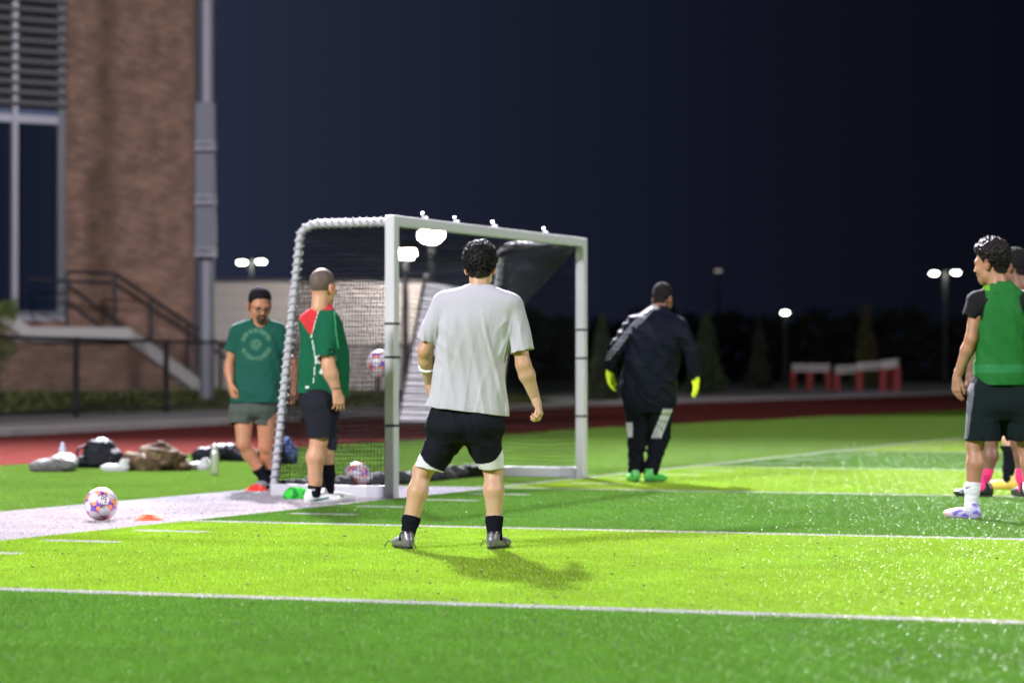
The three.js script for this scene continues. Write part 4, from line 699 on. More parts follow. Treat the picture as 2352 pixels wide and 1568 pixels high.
function makePerson(o) {
  const g = thing('person', o.label, 'person', [(o.x0 - CX) / FOCAL * o.z, 0.0, -o.z]);
  const k = FOCAL / o.z, yb = HORIZON + FOCAL * EYE / o.z;
  const J = (a) => [(a[0] - o.x0) / k, (yb - a[1]) / k, a[2] ?? 0];
  const j = Object.fromEntries(Object.entries(o.joints).map(([n, a]) => [n, J(a)]));
  const s = o.s ?? 1, face = o.face * RAD, back = fwd(face).map((q) => -q), skin = o.skin;
  // head
  const H = o.head, hm = new THREE.Matrix4().makeRotationY(-H.yaw * RAD).multiply(new THREE.Matrix4().makeRotationX((H.pitch ?? 0) * RAD)).multiply(new THREE.Matrix4().makeRotationZ((H.roll ?? 0) * RAD)).scale(V3(H.s ?? 1, H.s ?? 1, H.s ?? 1)).setPosition(...j.head);
  const geos = [headGeo(skin, H).applyMatrix4(hm)];
  const hb = new THREE.Vector3(0, -0.1, 0.03).applyMatrix4(hm).toArray();
  // body
  const rows = o.shirt.rows.map(([y, xl, xr, d, cz]) => { const a = J([xl, y]), b = J([xr, y]); return [a[1], (a[0] + b[0]) / 2, cz ?? 0, (b[0] - a[0]) / 2, d]; }).sort((a, b) => a[0] - b[0]);
  const inner = profile(rows.map(([y, cx, cz, w, d]) => [y, cx, cz, w * 0.8, d * 0.78]), o.shirt.yaw ?? 0);
  const prims = [inner, cap(j.shL, j.shR, 0.045 * s), cap(add3(mix3(j.shL, j.shR, 0.5), [0, 0.02, 0]), hb, 0.056 * s, 0.05 * s), ...armPrims(j.shL, j.elL, j.wrL, s, o.armFat), ...armPrims(j.shR, j.elR, j.wrR, s, o.armFat)];
  if (!o.pants) prims.push(...legPrims(j.hipL, j.knL, j.anL, back, s, o.legFat), ...legPrims(j.hipR, j.knR, j.anR, back, s, o.legFat));
  else prims.push(cap(j.hipL, j.knL, 0.06), cap(j.hipR, j.knR, 0.06), cap(j.knL, j.anL, 0.045, 0.034), cap(j.knR, j.anR, 0.045, 0.034));
  const jp = Object.values(j).filter((p) => p !== j.head), [lo, hi] = bounds(jp, 0.14);
  geos.unshift(net(union(prims, 0.022), lo, hi, o.cell ?? 0.01, (x, y, z) => { const r = 0.1 * N(x * 11, y * 8, z * 11), m = 1 + 0.08 * N(x * 25, y * 25, z * 25) + 0.06 * N(x * 90, y * 90, z * 90), jn = [j.elL, j.elR, j.knL, j.knR].reduce((s2, p) => Math.max(s2, 1 - Math.hypot(x - p[0], y - p[1], z - p[2]) / 0.09), 0); return [skin[0] * m * (1 + r * 0.3), skin[1] * m * (1 - r - 0.14 * jn), skin[2] * m * (1 - r - 0.2 * jn)]; }));
  for (const [w, el, hd] of [[j.wrL, j.elL, o.handL], [j.wrR, j.elR, o.handR]]) if (hd && !hd.glove) geos.push(handGeo(w, hd.dir ?? sub3(w, el), hd.palm, hd.thumb, hd.curl, skin, (hd.s ?? 1) * s));
  part('body', weld(geos), skinMat, g);
  if (o.hair) { const h = part('hair', hairGeo(o.hair, o.hairCol ?? [0.012, 0.01, 0.011]).applyMatrix4(hm), o.hair === 'short' ? croppedHair : hairMat, g); }
  // shirt
  const T = o.shirt, torso = profile(rows, T.yaw ?? 0, T.n ?? 2.4), sl = (T.sleeves ?? []).map(([a, b, r0, r1, c]) => { const p = J(a), q = J(b), d = nrm3(sub3(q, p)); return { f: inter(c ? union([cap(p, J(c), r0, (r0 + r1) / 2), cap(J(c), q, (r0 + r1) / 2, r1)], 0.02) : cap(p, q, r0, r1), plane(q, d)), hole: inter(cap(mix3(p, q, 0.7), add3(q, d, 0.1), lerp(r0, r1, 0.7) - 0.011, r1 - 0.009), (x, y, z) => -((x - q[0]) * d[0] + (y - q[1]) * d[1] + (z - q[2]) * d[2]) - 0.05), p, q }; });
  const yoke = T.yoke ? cap(J(T.yoke[0]), J(T.yoke[1]), T.yoke[2], T.yoke[3] ?? T.yoke[2]) : null;
  const hp = T.hem.map(J), hn = nrm3([-(hp[1][1] - hp[0][1]), hp[1][0] - hp[0][0], 0]).map((q) => -q);
  const hem = plane(hp[0], hn), nk = T.neck ? cap(add3(hb, [0, 0.12, 0]), J(T.neck), 0.065 * s, T.neckR ?? 0.066 * s) : null;
  const wr = T.fold ?? (() => 0);
  const shirtF = (x, y, z) => { let d = torso(x, y, z); if (yoke) d = smin(d, yoke(x, y, z), 0.07); for (const q of sl) d = smin(d, q.f(x, y, z), T.k ?? 0.035); d += wr(x, y, z); d = Math.max(d, hem(x, y, z) + 0.004 * N(x * 14, 3, z * 14)); for (const q of sl) d = Math.max(d, -q.hole(x, y, z)); if (nk) d = Math.max(d, -nk(x, y, z)); return d; };
  const sp = [...sl.flatMap((q) => [q.p, q.q]), ...rows.flatMap((r) => [[r[1] - r[3], r[0], r[2] - r[4]], [r[1] + r[3], r[0], r[2] + r[4]]])], [l2, h2] = bounds(sp, 0.1);
  const CF = (fn) => (x, y, z, nx, ny, nz) => fn(x * k + o.x0, yb - y * k, z, nz, x, y);
  part(T.name ?? 'shirt', net(shirtF, l2, h2, T.cell ?? 0.008, CF(T.colour)), cloth(T.rough), g);
  if (o.bib) { const B = o.bib, br = B.rows.map(([y, xl, xr, d, cz]) => { const a = J([xl, y]), b = J([xr, y]); return [a[1], (a[0] + b[0]) / 2, cz ?? 0, (b[0] - a[0]) / 2, d]; }).sort((a, b) => a[0] - b[0]); const tf = profile(br, 0, 2.4), cutY = B.hem; const [l3, h3] = bounds(br.flatMap((r) => [[r[1] - r[3], r[0], r[2] - r[4]], [r[1] + r[3], r[0], r[2] + r[4]]]), 0.06); part('bib', net((x, y, z) => { const px = x * k + o.x0, py = yb - y * k; let d = tf(x, y, z) + B.fold(x, y, z); return Math.max(d, (py - cutY(px)) / k, nk ? -nk(x, y, z) + 0.004 : -1, B.trim(px, py) / k); }, l3, h3, 0.008, CF(B.colour)), cloth(0.6), g); }
  // shorts or trousers
  const Q = o.shorts, pr = Q.rows.map(([y, xl, xr, d, cz]) => { const a = J([xl, y]), b = J([xr, y]); return [a[1], (a[0] + b[0]) / 2, cz ?? 0, (b[0] - a[0]) / 2, d]; }).sort((a, b) => a[0] - b[0]);
  const pf = profile(pr, Q.yaw ?? 0, 2.3), legs = Q.legs.map(([pts, radii, cut]) => { const c = pts.map(J), fs = []; for (let i = 1; i < c.length; i++) fs.push(cap(c[i - 1], c[i], radii[i - 1], radii[i])); const e = c.at(-1), d = cut ?? nrm3(sub3(e, c.at(-2))); return { f: inter(union(fs, 0.02), plane(e, d)), hole: inter(cap(mix3(c.at(-2), e, 0.75), add3(e, d, 0.1), radii.at(-1) - 0.012, radii.at(-1) - 0.009), (x, y, z) => -((x - e[0]) * d[0] + (y - e[1]) * d[1] + (z - e[2]) * d[2]) - 0.04), c }; });
  const qf = Q.fold ?? ((x, y, z) => 0.006 * N(x * 16, y * 9, z * 16));
  const [l4, h4] = bounds([...legs.flatMap((q) => q.c), ...pr.flatMap((r) => [[r[1] - r[3], r[0], r[2] - r[4]], [r[1] + r[3], r[0], r[2] + r[4]]])], 0.13);
  part(Q.name ?? 'shorts', net((x, y, z) => { let d = pf(x, y, z), e = legs[0].f(x, y, z), e2 = legs[1].f(x, y, z); d = smin(smin(d, e, Q.k ?? 0.04), e2, Q.k ?? 0.04) + qf(x, y, z); for (const q of legs) d = Math.max(d, -q.hole(x, y, z)); return d; }, l4, h4, Q.cell ?? 0.008, CF(Q.colour)), cloth(Q.rough), g);
  // socks and boots
  for (const [side, kn, an] of [['L', j.knL, j.anL], ['R', j.knR, j.anR]]) {
    const so = o['sock' + side] ?? o.sock, ty = o['toe' + side] * RAD, bo = o['boot' + side] ?? o.boot;
    if (so) { const lp = union(legPrims(kn, kn, an, back, s, o.legFat), 0.022), top = (yb - so.top) / k, ax = nrm3(sub3(kn, an)), tp = mix3(an, kn, clamp((top - an[1]) / (kn[1] - an[1]))), [a, b] = bounds([an, tp], 0.09); const bl = so.low ?? 0.055; part('sock', net((x, y, z) => Math.max(smin(lp(x, y, z), cap(an, [an[0], bl - 0.02, an[2]], 0.034)(x, y, z), 0.02) - 0.006 - 0.003 * N(x * 20, y * 45, z * 20), plane(tp, ax)(x, y, z), bl - y), [a[0], 0.03, a[2]], b, 0.006, CF(so.colour)), cloth(0.9), g); }
    boot(g, an, ty, bo.up, bo.sole, (bo.s ?? 1) * s, bo.colour, bo.rough, bo.pitch);
  }
  return { g, J, j, k, yb, hm, s };
}
const solid = (c) => () => c;
const BLACK = [0.007, 0.008, 0.012];
// ---- 1: the player in the middle, seen from behind
{
  const gx = 1085, greyShirt = [0.38, 0.375, 0.41], trim = [0.5, 0.5, 0.52];
  const fold = (x, y, z) => { // folds hanging from the shoulders and pulling in at the small of the back
    const m = sstep(1.42, 1.2, y) * (z > 0 ? 1 : 0.7), v = N(x * 9 + y * 1.6, y * 1.1, z * 2 + 2), w = N(x * 17 - y * 2.5 + 7, y * 1.4, z * 3);
    const r = 1 - Math.abs(v) * 3.2, r2 = 1 - Math.abs(w) * 3.4;
    const arm = Math.exp(-((Math.abs(x - 0.03) - 0.17) ** 2) / 0.0025) * sstep(0.85, 1.15, y) * sstep(1.42, 1.25, y);
    const q = 1 - 2.6 * Math.abs(N((x * 0.8 - Math.sign(x) * y * 0.55) * 13, y * 2, z * 4 + 9));
    return -0.009 * m * Math.max(r, -0.6) * sstep(-0.6, 0.6, r) - 0.0028 * m * Math.max(r2, -0.2) - 0.009 * arm * Math.max(q, -0.4) - 0.0012 * N(x * 30, y * 12, z * 30) * m;
  };
  const P = makePerson({
    label: 'person in a pale grey T-shirt and black shorts standing with legs apart', x0: gx, z: 13.65, s: 1, face: 0, cell: 0.008,
    skin: [0.40, 0.25, 0.15], hair: 'curly', hairCol: [0.011, 0.009, 0.01],
    joints: { head: [1103, 612, -0.03], shL: [1019, 692, 0], shR: [1176, 700, 0], elL: [977, 806, 0.03], wrL: [985, 882, -0.12], elR: [1202, 838, 0.02], wrR: [1231, 918, -0.02], hipL: [1040, 985, 0], hipR: [1100, 985, 0], knL: [970, 1082, -0.05], anL: [934, 1238, 0.03], knR: [1133, 1080, -0.05], anR: [1136, 1236, 0.03] },
    head: { yaw: 6, pitch: -5, roll: 0, s: 0.98 },
    handL: { dir: [0.02, -0.3, -0.05], palm: [1, -0.1, -0.3], thumb: 1, curl: 0.5 }, handR: { dir: [0.1, -0.3, 0.02], palm: [-0.95, -0.15, -0.15], thumb: 1, curl: 0.95, s: 1.0 },
    shirt: {
      cell: 0.0062, rows: [[962, 978, 1164, 0.135, 0.0], [900, 990, 1159, 0.125, 0.0], [850, 997, 1158, 0.118, 0.0], [780, 1004, 1166, 0.122, 0.01], [730, 1010, 1172, 0.118, 0.015], [690, 1022, 1172, 0.095, 0.015], [668, 1050, 1150, 0.07, 0.015], [654, 1072, 1130, 0.055, 0.01]],
      yoke: [[1026, 690, 0.01], [1168, 696, 0.01], 0.054, 0.054],
      sleeves: [[[1019, 696, 0], [979, 786, 0.02], 0.066, 0.058], [[1176, 703, 0], [1198, 805, 0.02], 0.067, 0.066]],
      hem: [[985, 934], [1160, 955]], neck: [1101, 657, -0.035], neckR: 0.068, fold, k: 0.016, rough: 0.8,
      colour: (px, py, z, nz) => { const hemY = 934 + (px - 985) * 0.12; const st = Math.abs(py - (hemY - 8)) < 1.1; return st ? greyShirt.map((q) => q * 0.9) : greyShirt.map((q) => q * (0.985 + 0.03 * N(px * 0.3, py * 0.3, z * 90))); },
    },
    shorts: {
      cell: 0.005, k: 0.03, rows: [[925, 1000, 1148, 0.095, 0.0], [970, 978, 1157, 0.13, 0.01], [990, 977, 1157, 0.12, 0.01], [1014, 1010, 1118, 0.085, 0.01]],
      legs: [[[[1033, 985, 0.0], [986, 1076, -0.03]], [0.112, 0.077], nrm3([-0.22, -1, 0])], [[[1102, 985, 0.0], [1131, 1077, -0.03]], [0.118, 0.067], nrm3([0.04, -1, 0])]],
      fold: (x, y, z) => 0.006 * N(x * 14, y * 10, z * 14) - 0.004 * (1 - 3 * Math.abs(N(x * 12 + y * 9, y * 6, z * 8 + 4))),
      colour: (px, py) => { const left = px < 1059, s = left ? clamp((1017 - px) / 60) : clamp((px - 1106) / 48), b = left ? 2 + 10 * s + 36 * s ** 4 : 12 + 8 * s + 26 * s ** 4, hm = left ? 1072 + (px - 955) * 0.16 * 1.4 - 2 : 1077; return py > hm - b && py > 1005 ? trim : BLACK; }, rough: 0.75,
    },
    sock: { top: 1186, colour: solid([0.006, 0.0065, 0.011]) }, toeL: -20, toeR: 20,
    boot: { up: [0.3, 0.3, 0.3], sole: [0.02, 0.02, 0.022], s: 0.98, rough: 0.35, colour: (x, y, z) => { if (y > 0.098) return [0.012, 0.012, 0.016]; if (y < 0.026 && z > -0.02) return [0.015, 0.015, 0.018]; if (Math.abs(x) < 0.004 && z > 0.05) return [0.03, 0.03, 0.035]; const c = Math.sin((y * 1.0 - Math.abs(x) * 0.9 + z * 0.15) * 620); return c > 0.35 ? [0.02, 0.02, 0.023] : [0.17, 0.17, 0.175]; } },
  });
  part('wristband', new THREE.TorusGeometry(0.0445, 0.0075, 10, 36).applyQuaternion(new THREE.Quaternion().setFromUnitVectors(V3(0, 0, 1), V3(...nrm3(sub3(P.j.wrL, P.j.elL))))).translate(...mix3(P.j.elL, P.j.wrL, 0.47)), mat(0.75, 0.73, 0.7, 0.6), P.g);
  for (const [x, y, q] of [[1117, 1242, -1], [1152, 1240, 1], [897, 1243, -1], [942, 1246, 1]]) { const a = P.J([x, y, 0]), e = q; part('boot_lace', tube([V3(...a), V3(a[0] + e * 0.016, a[1] + 0.004, 0), V3(a[0] + e * 0.03, a[1] - 0.02, 0.005), V3(a[0] + e * 0.034, a[1] - 0.03, 0.005)], 0.0028, 12, 6), mat(0.01, 0.01, 0.012, 0.8), P.g); }
}
// ---- 2: the man in the dark green T-shirt behind the net
{
  const base = [0.012, 0.07, 0.05];
  const P = makePerson({
    label: 'person with glasses in a dark green T-shirt with round print, walking behind the net', x0: 592, z: 20.04, s: 1.02, face: 170,
    skin: [0.36, 0.17, 0.09], hair: 'short', hairCol: [0.01, 0.009, 0.011],
    joints: { head: [597, 702, 0.05], shL: [545, 757, 0], shR: [640, 757, 0], elL: [526, 842, -0.02], wrL: [532, 882, 0.06], elR: [672, 835, 0], wrR: [678, 888, 0.05], hipL: [560, 940, 0], hipR: [612, 940, 0], knL: [560, 1018, 0.06], anL: [606, 1100, -0.03], knR: [609, 1025, -0.02], anR: [617, 1105, -0.15] },
    head: { yaw: 158, pitch: -20, s: 1.1, beard: 1 },
    handL: { palm: [1, 0, -0.4], thumb: 1, curl: 0.55 }, handR: { palm: [-1, 0, -0.4], thumb: -1, curl: 0.5 },
    shirt: {
      rows: [[930, 530, 646, 0.14], [870, 537, 648, 0.14], [800, 545, 645, 0.13], [765, 540, 648, 0.12], [745, 555, 634, 0.085], [732, 572, 618, 0.06]], yoke: [[552, 760, 0], [634, 760, 0], 0.062], sleeves: [[[546, 764, 0], [531, 806, 0], 0.07, 0.06], [[638, 764, 0], [660, 806, 0], 0.07, 0.062]], hem: [[530, 924], [646, 924]], neck: [600, 738, 0.05], k: 0.04,
      fold: (x, y, z) => -0.009 * (1 - 3 * Math.abs(N(x * 8 + y * 2, y * 3, z * 4))) * sstep(1.3, 1.0, y) - 0.004 * N(x * 22, y * 18, z * 20),
      colour: (px, py, z) => { const r = Math.hypot((px - 591) * 1.02, py - 791), a = Math.atan2(py - 791, px - 591); const pr = z > 0 && ((r > 27 && r < 37 && (N(a * 9, 3, 0) > -0.15) && Math.abs(Math.cos(a)) < 0.97) || (r < 13 && N(px * 0.25, py * 0.25, 2) > -0.2)); return pr ? [0.055, 0.14, 0.09] : base; },
    },
    shorts: { rows: [[915, 538, 642, 0.125], [945, 530, 630, 0.125], [956, 540, 622, 0.1]], legs: [[[[556, 940, 0], [553, 975, 0.03]], [0.1, 0.092]], [[[608, 940, 0], [604, 973, -0.01]], [0.098, 0.085]]], colour: solid([0.06, 0.075, 0.062]) },
    sock: { top: 1074, colour: solid(BLACK) }, toeL: 200, toeR: 170,
    boot: { up: [0.3, 0.3, 0.32], sole: [0.35, 0.03, 0.02], s: 0.98 }, bootR: { up: [0.03, 0.03, 0.035], sole: [0.02, 0.02, 0.02], s: 0.98 },
  });
  const gl = []; for (const q of [-1, 1]) { gl.push(new THREE.TorusGeometry(0.02, 0.0022, 6, 20).scale(1.15, 0.85, 1).translate(q * 0.031, -0.002, -0.106)); gl.push(rod(V3(q * 0.054, 0.002, -0.104), V3(q * 0.08, 0.004, 0.01), 0.0022)); } gl.push(rod(V3(-0.009, 0, -0.108), V3(0.009, 0, -0.108), 0.002));
  part('glasses', merge(gl).applyMatrix4(P.hm), mat(0.02, 0.02, 0.024, 0.25), P.g);
  const eye = mat(0.02, 0.015, 0.012, 0.2); for (const q of [-1, 1]) part('eye', new THREE.SphereGeometry(0.013, 12, 8).translate(q * 0.031, 0, -0.078).applyMatrix4(P.hm), eye, P.g);
}
// ---- 3: the man in the green and red shirt
{
  const gr = [0.008, 0.085, 0.042], red = [0.45, 0.03, 0.035], wh = [0.55, 0.62, 0.58];
  const P = makePerson({
    label: 'person with shaved head in a green shirt with red shoulder panel, standing before the net', x0: 740, z: 18.05, s: 1.06, face: 55, armFat: 1.12, legFat: 1.12,
    skin: [0.44, 0.24, 0.14], hair: 'buzz', hairCol: [0.1, 0.075, 0.06],
    joints: { head: [741, 660, 0], shL: [713, 742, -0.05], shR: [750, 746, 0.06], elL: [712, 830, -0.16], wrL: [735, 890, -0.24], elR: [759, 842, 0.19], wrR: [777, 898, 0.17], hipL: [722, 925, -0.05], hipR: [742, 925, 0.05], knL: [747, 1012, -0.14], anL: [750, 1125, -0.14], knR: [734, 1010, 0.06], anR: [722, 1140, 0.05] },
    head: { yaw: 32, pitch: -2, s: 1.06 }, handR: { palm: [-0.3, -0.1, -0.9], thumb: 1, curl: 0.5, dir: [0.05, -0.3, 0.0] }, handL: { palm: [0.5, 0, -1], thumb: 1, curl: 0.5 },
    shirt: {
      rows: [[912, 686, 797, 0.13], [860, 687, 801, 0.14], [800, 688, 797, 0.135], [755, 690, 787, 0.12], [725, 697, 776, 0.1], [708, 714, 764, 0.08], [698, 720, 758, 0.06]], yoke: [[712, 738, -0.04], [750, 740, 0.05], 0.07], sleeves: [[[752, 738, 0.08], [754, 822, 0.18], 0.085, 0.072]], hem: [[686, 902], [797, 912]], neck: [740, 700, -0.02], k: 0.03,
      fold: (x, y, z) => -0.006 * (1 - 3 * Math.abs(N(x * 8 + y * 2, y * 3, z * 4 + 5))) - 0.003 * N(x * 20, y * 16, z * 20),
      colour: (px, py, z) => { if (py < 712 && px > 718 && px < 765) return red; const e = 735 - (py - 708) * 0.28; if (z > -0.05 && px < e && py < 735 + (px - 690) * 1.35 && py < 772) return red; if (z > -0.02 && Math.abs(px - e) < 1.1 && py < 775) return wh; if (py > 817 && px > 728 && px < 776 && z > 0.145) return wh; if (z > 0 && Math.abs(px - (718 + (py - 770) * 0.18)) < 1.0 && py > 772 && py < 826) return wh; if (z > 0 && Math.abs(px - (728 - (py - 826) * 0.1)) < 1.0 && py > 830 && py < 880) return wh; if (z > 0 && Math.abs(px - (770 + (py - 720) * 0.12)) < 1.4 && py > 715 && py < 800) return [0.08, 0.4, 0.2]; if (z > 0 && Math.abs(py - 889) < 2 && Math.abs(px - 709) < 4) return wh; return gr; },
    },
    shorts: { rows: [[895, 692, 778, 0.14], [940, 693, 782, 0.15], [958, 705, 778, 0.11]], legs: [[[[728, 930, -0.05], [746, 996, -0.08]], [0.12, 0.095], [0.1, -1, 0]], [[[735, 930, 0.05], [742, 1004, 0.06]], [0.13, 0.1], [0.05, -1, 0]]], colour: solid([0.014, 0.015, 0.021]) },
    sockL: { top: 1068, colour: solid(BLACK) }, sockR: { top: 1114, colour: (px, py) => Math.abs(py - 1123) < 2 && px > 716 && px < 726 ? [0.4, 0.4, 0.4] : BLACK }, toeL: 62, toeR: 66,
    boot: { up: [0.62, 0.63, 0.61], sole: [0.6, 0.6, 0.58], s: 1.0, colour: (x, y, z) => (x > 0.02 && y < 0.055 && y > 0.028 && z > -0.1 && z < 0.05 && Math.abs(y - 0.036 - (z + 0.02) * -0.2) < 0.008) ? [0.01, 0.12, 0.1] : [0.62, 0.63, 0.61] },
  });
  part('wristwatch', new THREE.TorusGeometry(0.033, 0.006, 8, 24).rotateX(Math.PI / 2).translate(...P.J([775, 891, 0.173])), mat(0.02, 0.07, 0.04, 0.6), P.g);
  part('knee_brace', net(inter(cap(P.J([752, 1000, -0.13]), P.J([752, 1040, -0.135]), 0.066, 0.06), plane(P.J([752, 1034, 0]), [0, -1, 0]), plane(P.J([752, 1004, 0]), [0, 1, 0])), [-0.15, 0.3, -0.3], [0.2, 0.6, 0.0], 0.008, solid([0.03, 0.03, 0.05])), cloth(0.9), P.g);
}
// ---- 4: the goalkeeper
{
  const navy = [0.005, 0.0065, 0.012], st = [0.42, 0.42, 0.45];
  const P = makePerson({
    label: 'person in a dark navy tracksuit with yellow goalkeeper gloves, walking away beside the goal', x0: 1490, z: 21.36, s: 1.06, face: 12, pants: true,
    skin: [0.17, 0.085, 0.05], hair: 'short', hairCol: [0.012, 0.01, 0.011],
    joints: { head: [1524, 686, -0.12], shL: [1453, 742, 0], shR: [1560, 748, 0], elL: [1412, 805, 0.04], wrL: [1401, 856, -0.02], elR: [1590, 808, 0.04], wrR: [1598, 868, -0.02], hipL: [1468, 915, 0], hipR: [1520, 915, 0], knL: [1460, 995, -0.04], anL: [1458, 1090, 0.02], knR: [1518, 1000, -0.08], anR: [1494, 1093, 0.05] },
    head: { yaw: 30, pitch: -22, roll: 0, s: 1.02 }, handL: { glove: 1 }, handR: { glove: 1 },
    shirt: {
      name: 'jacket', rows: [[925, 1430, 1549, 0.15], [880, 1428, 1553, 0.155], [830, 1437, 1560, 0.16, 0.01], [780, 1446, 1568, 0.15, 0.02], [745, 1456, 1562, 0.12, 0.0], [720, 1478, 1545, 0.09, -0.05], [703, 1497, 1537, 0.065, -0.08]], yoke: [[1464, 744, 0], [1552, 750, 0], 0.07],
      sleeves: [[[1460, 748, 0], [1401, 853, 0], 0.09, 0.047, [1414, 803, 0.03]], [[1556, 753, 0], [1598, 868, 0], 0.09, 0.047, [1588, 808, 0.03]]], hem: [[1428, 912], [1552, 908]], neck: [1522, 700, -0.12], neckR: 0.06, k: 0.05,
      fold: (x, y, z) => -0.011 * (1 - 3 * Math.abs(N(x * 7 + y * 4, y * 5, z * 5))) - 0.004 * N(x * 18, y * 18, z * 18), rough: 0.6,
      colour: (px, py, z, nz, x, y) => { const t = (px - 1500) / -100; if (px < 1502 && px > 1388) { const l = lerp(703, 806, clamp(t)) - 2 + (px < 1440 ? (1440 - px) * 0.25 : 0), dd = py - l; if (dd > -8 && dd < 15 && z < 0.11 && ((dd + 8) % 8) < 3.5) return [0.22, 0.22, 0.26]; } if (py < 710 && px > 1494 && px < 1545) return mix3(navy, [0.5, 0.5, 0.55], px < 1512 ? 0.6 : 0); return navy; },
    },
    shorts: { name: 'trousers', rows: [[895, 1432, 1549, 0.145], [925, 1434, 1549, 0.145], [945, 1446, 1540, 0.12]], legs: [[[[1467, 925, 0], [1465, 990, -0.03], [1458, 1086, 0.02]], [0.125, 0.088, 0.055]], [[[1516, 925, 0], [1516, 1000, -0.06], [1494, 1088, 0.04]], [0.125, 0.092, 0.055]]], fold: (x, y, z) => -0.007 * (1 - 3 * Math.abs(N(x * 9 + y * 7, y * 8, z * 8))), colour: (px, py, z) => { if (z > -0.06 && py > 938 && py < 1006) { const c = 1533 - (py - 938) * 0.4, q = px - c; if (Math.abs(q) < 11.5 && Math.abs(((q + 11.5) % 8) - 4) < 3.2) return st; } if (px < 1453 && py > 970 && py < 1003) return st; return [0.006, 0.007, 0.011]; } },
    toeL: -8, toeR: 38, boot: { up: [0.06, 0.38, 0.07], sole: [0.02, 0.12, 0.03], s: 1.05 },
  });
  const lime = [0.62, 0.75, 0.015];
  for (const [w, d, pn, th, c] of [[[1401, 858, -0.02], [0.02, -0.3, 0.02], [0.9, 0, 0.35], -1, 0.35], [[1598, 870, -0.02], [0.03, -0.3, -0.02], [-1, 0, -0.3], 1, 0.3]]) part('glove', handGeo(P.J(w), d, pn, th, c, lime, 1.02, 1.42), new THREE.MeshStandardMaterial({ vertexColors: true, roughness: 0.6 }), P.g);
}
// ---- 5: the player in the green bib
{
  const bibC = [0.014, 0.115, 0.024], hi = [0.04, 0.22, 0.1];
  makePerson({
    label: 'person in a bright green bib over a black shirt, white sock showing', x0: 2300, z: 16.29, s: 1.05, face: -20,
    skin: [0.33, 0.17, 0.1], hair: 'loose', hairCol: [0.011, 0.009, 0.009],
    joints: { head: [2279, 605, -0.02], shL: [2247, 699, 0], shR: [2348, 700, 0], elL: [2232, 778, 0.02], wrL: [2205, 866, -0.08], elR: [2378, 780, 0.02], wrR: [2392, 868, -0.08], hipL: [2268, 900, 0], hipR: [2330, 900, 0], knL: [2242, 1022, -0.03], anL: [2231, 1164, 0.0], knR: [2362, 1022, -0.05], anR: [2376, 1160, -0.05] },
    head: { yaw: -52, pitch: -6, s: 1.08 }, handL: { palm: [0.8, 0, -0.5], thumb: 1, curl: 0.4, dir: [-0.02, -0.3, -0.02] }, handR: { palm: [-1, 0, -0.3], thumb: 1, curl: 0.5 },
    shirt: { rows: [[880, 2248, 2356, 0.13], [800, 2252, 2352, 0.125], [740, 2254, 2356, 0.12], [700, 2250, 2356, 0.11], [672, 2260, 2344, 0.085], [652, 2274, 2318, 0.06]], yoke: [[2246, 690, 0], [2346, 692, 0], 0.058], sleeves: [[[2244, 694, 0], [2229, 730, 0.01], 0.066, 0.058], [[2350, 698, 0], [2366, 734, 0.01], 0.062, 0.058]], hem: [[2240, 872], [2356, 872]], neck: [2290, 656, -0.02], colour: solid([0.012, 0.012, 0.014]), fold: (x, y, z) => 0.004 * N(x * 20, y * 20, z * 20) },
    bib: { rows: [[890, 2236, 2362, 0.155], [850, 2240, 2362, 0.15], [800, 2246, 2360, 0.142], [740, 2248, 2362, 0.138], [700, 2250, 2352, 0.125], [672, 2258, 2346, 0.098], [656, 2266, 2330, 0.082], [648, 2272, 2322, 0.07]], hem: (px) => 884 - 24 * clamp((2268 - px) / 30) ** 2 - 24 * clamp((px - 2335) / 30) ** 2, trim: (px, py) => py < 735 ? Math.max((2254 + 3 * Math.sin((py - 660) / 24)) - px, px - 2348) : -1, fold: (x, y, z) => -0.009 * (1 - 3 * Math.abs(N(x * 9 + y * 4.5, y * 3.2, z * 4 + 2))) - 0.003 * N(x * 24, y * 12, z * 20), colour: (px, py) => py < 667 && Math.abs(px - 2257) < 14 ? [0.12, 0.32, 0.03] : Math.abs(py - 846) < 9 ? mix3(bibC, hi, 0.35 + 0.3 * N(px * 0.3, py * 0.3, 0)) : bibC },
    shorts: { rows: [[855, 2242, 2358, 0.13], [900, 2236, 2364, 0.14], [940, 2232, 2368, 0.14], [962, 2240, 2360, 0.1]], legs: [[[[2268, 905, 0], [2260, 1012, -0.02]], [0.125, 0.122], [0, -1, 0]], [[[2332, 905, 0], [2358, 1012, -0.03]], [0.125, 0.125], [0, -1, 0]]], colour: (px, py, z) => px < 2222 + (1007 - py) * 0.1 && py > 880 && py < 1008 ? [0.12, 0.125, 0.14] : [0.008, 0.013, 0.014] },
    sock: { top: 1108, colour: (px, py) => Math.abs(py - 1119 - (px - 2221) * -0.3) < 1.6 && px < 2226 ? [0.03, 0.03, 0.03] : [0.62, 0.62, 0.66] }, toeL: -48, toeR: 30,
    boot: { up: [0.25, 0.2, 0.5], sole: [0.3, 0.25, 0.4], s: 0.95, colour: (x, y, z) => { const n = N(x * 30, y * 30, z * 20); return y > 0.096 ? [0.1, 0.06, 0.35] : z < -0.12 ? [0.6, 0.42, 0.42] : n > 0.1 ? [0.12, 0.09, 0.42] : [0.4, 0.36, 0.55]; } },
  });
}
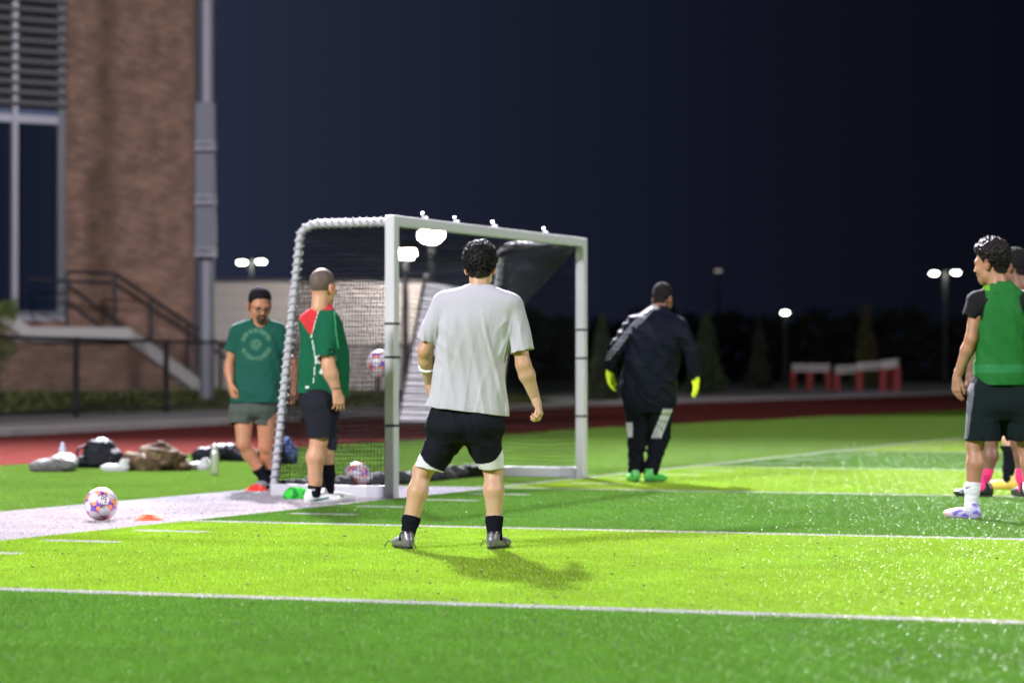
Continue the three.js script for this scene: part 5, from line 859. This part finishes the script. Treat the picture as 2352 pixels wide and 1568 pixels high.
// ---- 6: the player with pink socks
{
  makePerson({
    label: 'person in a white shirt and pink socks standing half hidden behind the green bib', x0: 2307, z: 18.93, s: 1.12, face: -60,
    skin: [0.17, 0.085, 0.055], hair: 'short', hairCol: [0.011, 0.01, 0.011],
    joints: { head: [2330, 612, 0], shL: [2292, 690, 0], shR: [2356, 690, 0], elL: [2250, 786, 0.02], wrL: [2230, 858, 0.0], elR: [2390, 786, 0.02], wrR: [2396, 858, 0], hipL: [2290, 890, 0], hipR: [2332, 890, 0], knL: [2276, 1018, -0.03], anL: [2259, 1116, 0], knR: [2340, 1018, 0], anR: [2350, 1124, 0.06] },
    head: { yaw: -50, pitch: -4, s: 1.05 }, handL: { palm: [0.9, 0, 0], thumb: 1, curl: 0.55 }, handR: { palm: [-1, 0, 0], thumb: 1, curl: 0.5 },
    shirt: { rows: [[880, 2270, 2368, 0.14], [780, 2270, 2370, 0.14], [700, 2272, 2376, 0.12], [668, 2290, 2366, 0.09], [648, 2308, 2352, 0.065]], yoke: [[2296, 692, 0], [2358, 692, 0], 0.06], sleeves: [[[2290, 698, 0], [2268, 748, 0], 0.07, 0.06], [[2360, 698, 0], [2380, 748, 0], 0.07, 0.06]], hem: [[2268, 875], [2370, 875]], neck: [2330, 650, 0], colour: (px, py) => py < 668 && px < 2334 ? [0.2, 0.34, 0.62] : [0.6, 0.62, 0.66] },
    shorts: { rows: [[860, 2272, 2366, 0.13], [910, 2268, 2372, 0.14], [940, 2276, 2360, 0.1]], legs: [[[[2290, 890, 0], [2284, 985, 0]], [0.125, 0.12], [0, -1, 0]], [[[2334, 890, 0], [2342, 985, 0]], [0.125, 0.12], [0, -1, 0]]], colour: solid(BLACK) },
    sock: { top: 1077, colour: (px, py) => { const q = (px - 2262) + (py - 1100) * 0.4; return Math.abs(px - 2264) < 7 && Math.abs(py - 1100) < 9 && (((q % 3) + 3) % 3) < 1.2 ? [0.12, 0.01, 0.05] : [0.78, 0.05, 0.19]; } }, toeL: -72, toeR: -10, wrist: 1,
    boot: { up: [0.015, 0.015, 0.017], sole: [0.02, 0.02, 0.02], s: 0.98, rough: 0.25 },
  });
}
// ---- 7: the player with yellow boots
{
  makePerson({
    label: 'person in yellow boots and black socks, farthest of the three at the right edge', x0: 2345, z: 20.1, s: 1.06, face: -50,
    skin: [0.5, 0.3, 0.2], hair: 'short', hairCol: [0.02, 0.015, 0.012],
    joints: { head: [2392, 640, 0], shL: [2352, 705, 0], shR: [2428, 705, 0], elL: [2356, 790, 0.03], wrL: [2372, 850, 0.1], elR: [2450, 790, 0.02], wrR: [2455, 850, 0], hipL: [2352, 900, 0], hipR: [2396, 900, 0], knL: [2322, 1012, -0.04], anL: [2316, 1100, 0.0], knR: [2400, 1012, 0], anR: [2404, 1100, 0.05] },
    head: { yaw: -50, s: 1.0 }, handL: { palm: [0.9, 0, 0], thumb: 1, curl: 0.55 }, handR: { palm: [-1, 0, 0], thumb: 1, curl: 0.5 },
    shirt: { rows: [[880, 2346, 2436, 0.14], [780, 2346, 2436, 0.14], [715, 2352, 2430, 0.12], [690, 2370, 2414, 0.08]], yoke: [[2360, 708, 0], [2422, 708, 0], 0.06], sleeves: [[[2358, 712, 0], [2354, 762, 0], 0.07, 0.06], [[2424, 712, 0], [2440, 762, 0], 0.07, 0.06]], hem: [[2340, 875], [2436, 875]], neck: [2392, 680, 0], colour: solid([0.4, 0.4, 0.42]) },
    shorts: { rows: [[865, 2346, 2430, 0.13], [915, 2342, 2434, 0.14], [940, 2350, 2426, 0.1]], legs: [[[[2356, 900, 0], [2342, 985, -0.02]], [0.12, 0.11], [0, -1, 0]], [[[2398, 900, 0], [2402, 985, 0]], [0.12, 0.11], [0, -1, 0]]], colour: solid(BLACK) },
    sock: { top: 1026, colour: solid(BLACK) }, toeL: -75, toeR: -30, boot: { up: [0.72, 0.5, 0.06], sole: [0.6, 0.35, 0.04], s: 1.0, colour: (x, y, z) => y > 0.07 ? [0.6, 0.46, 0.12] : [0.75, 0.52, 0.1] },
  });
}
renderer.render(scene, camera);
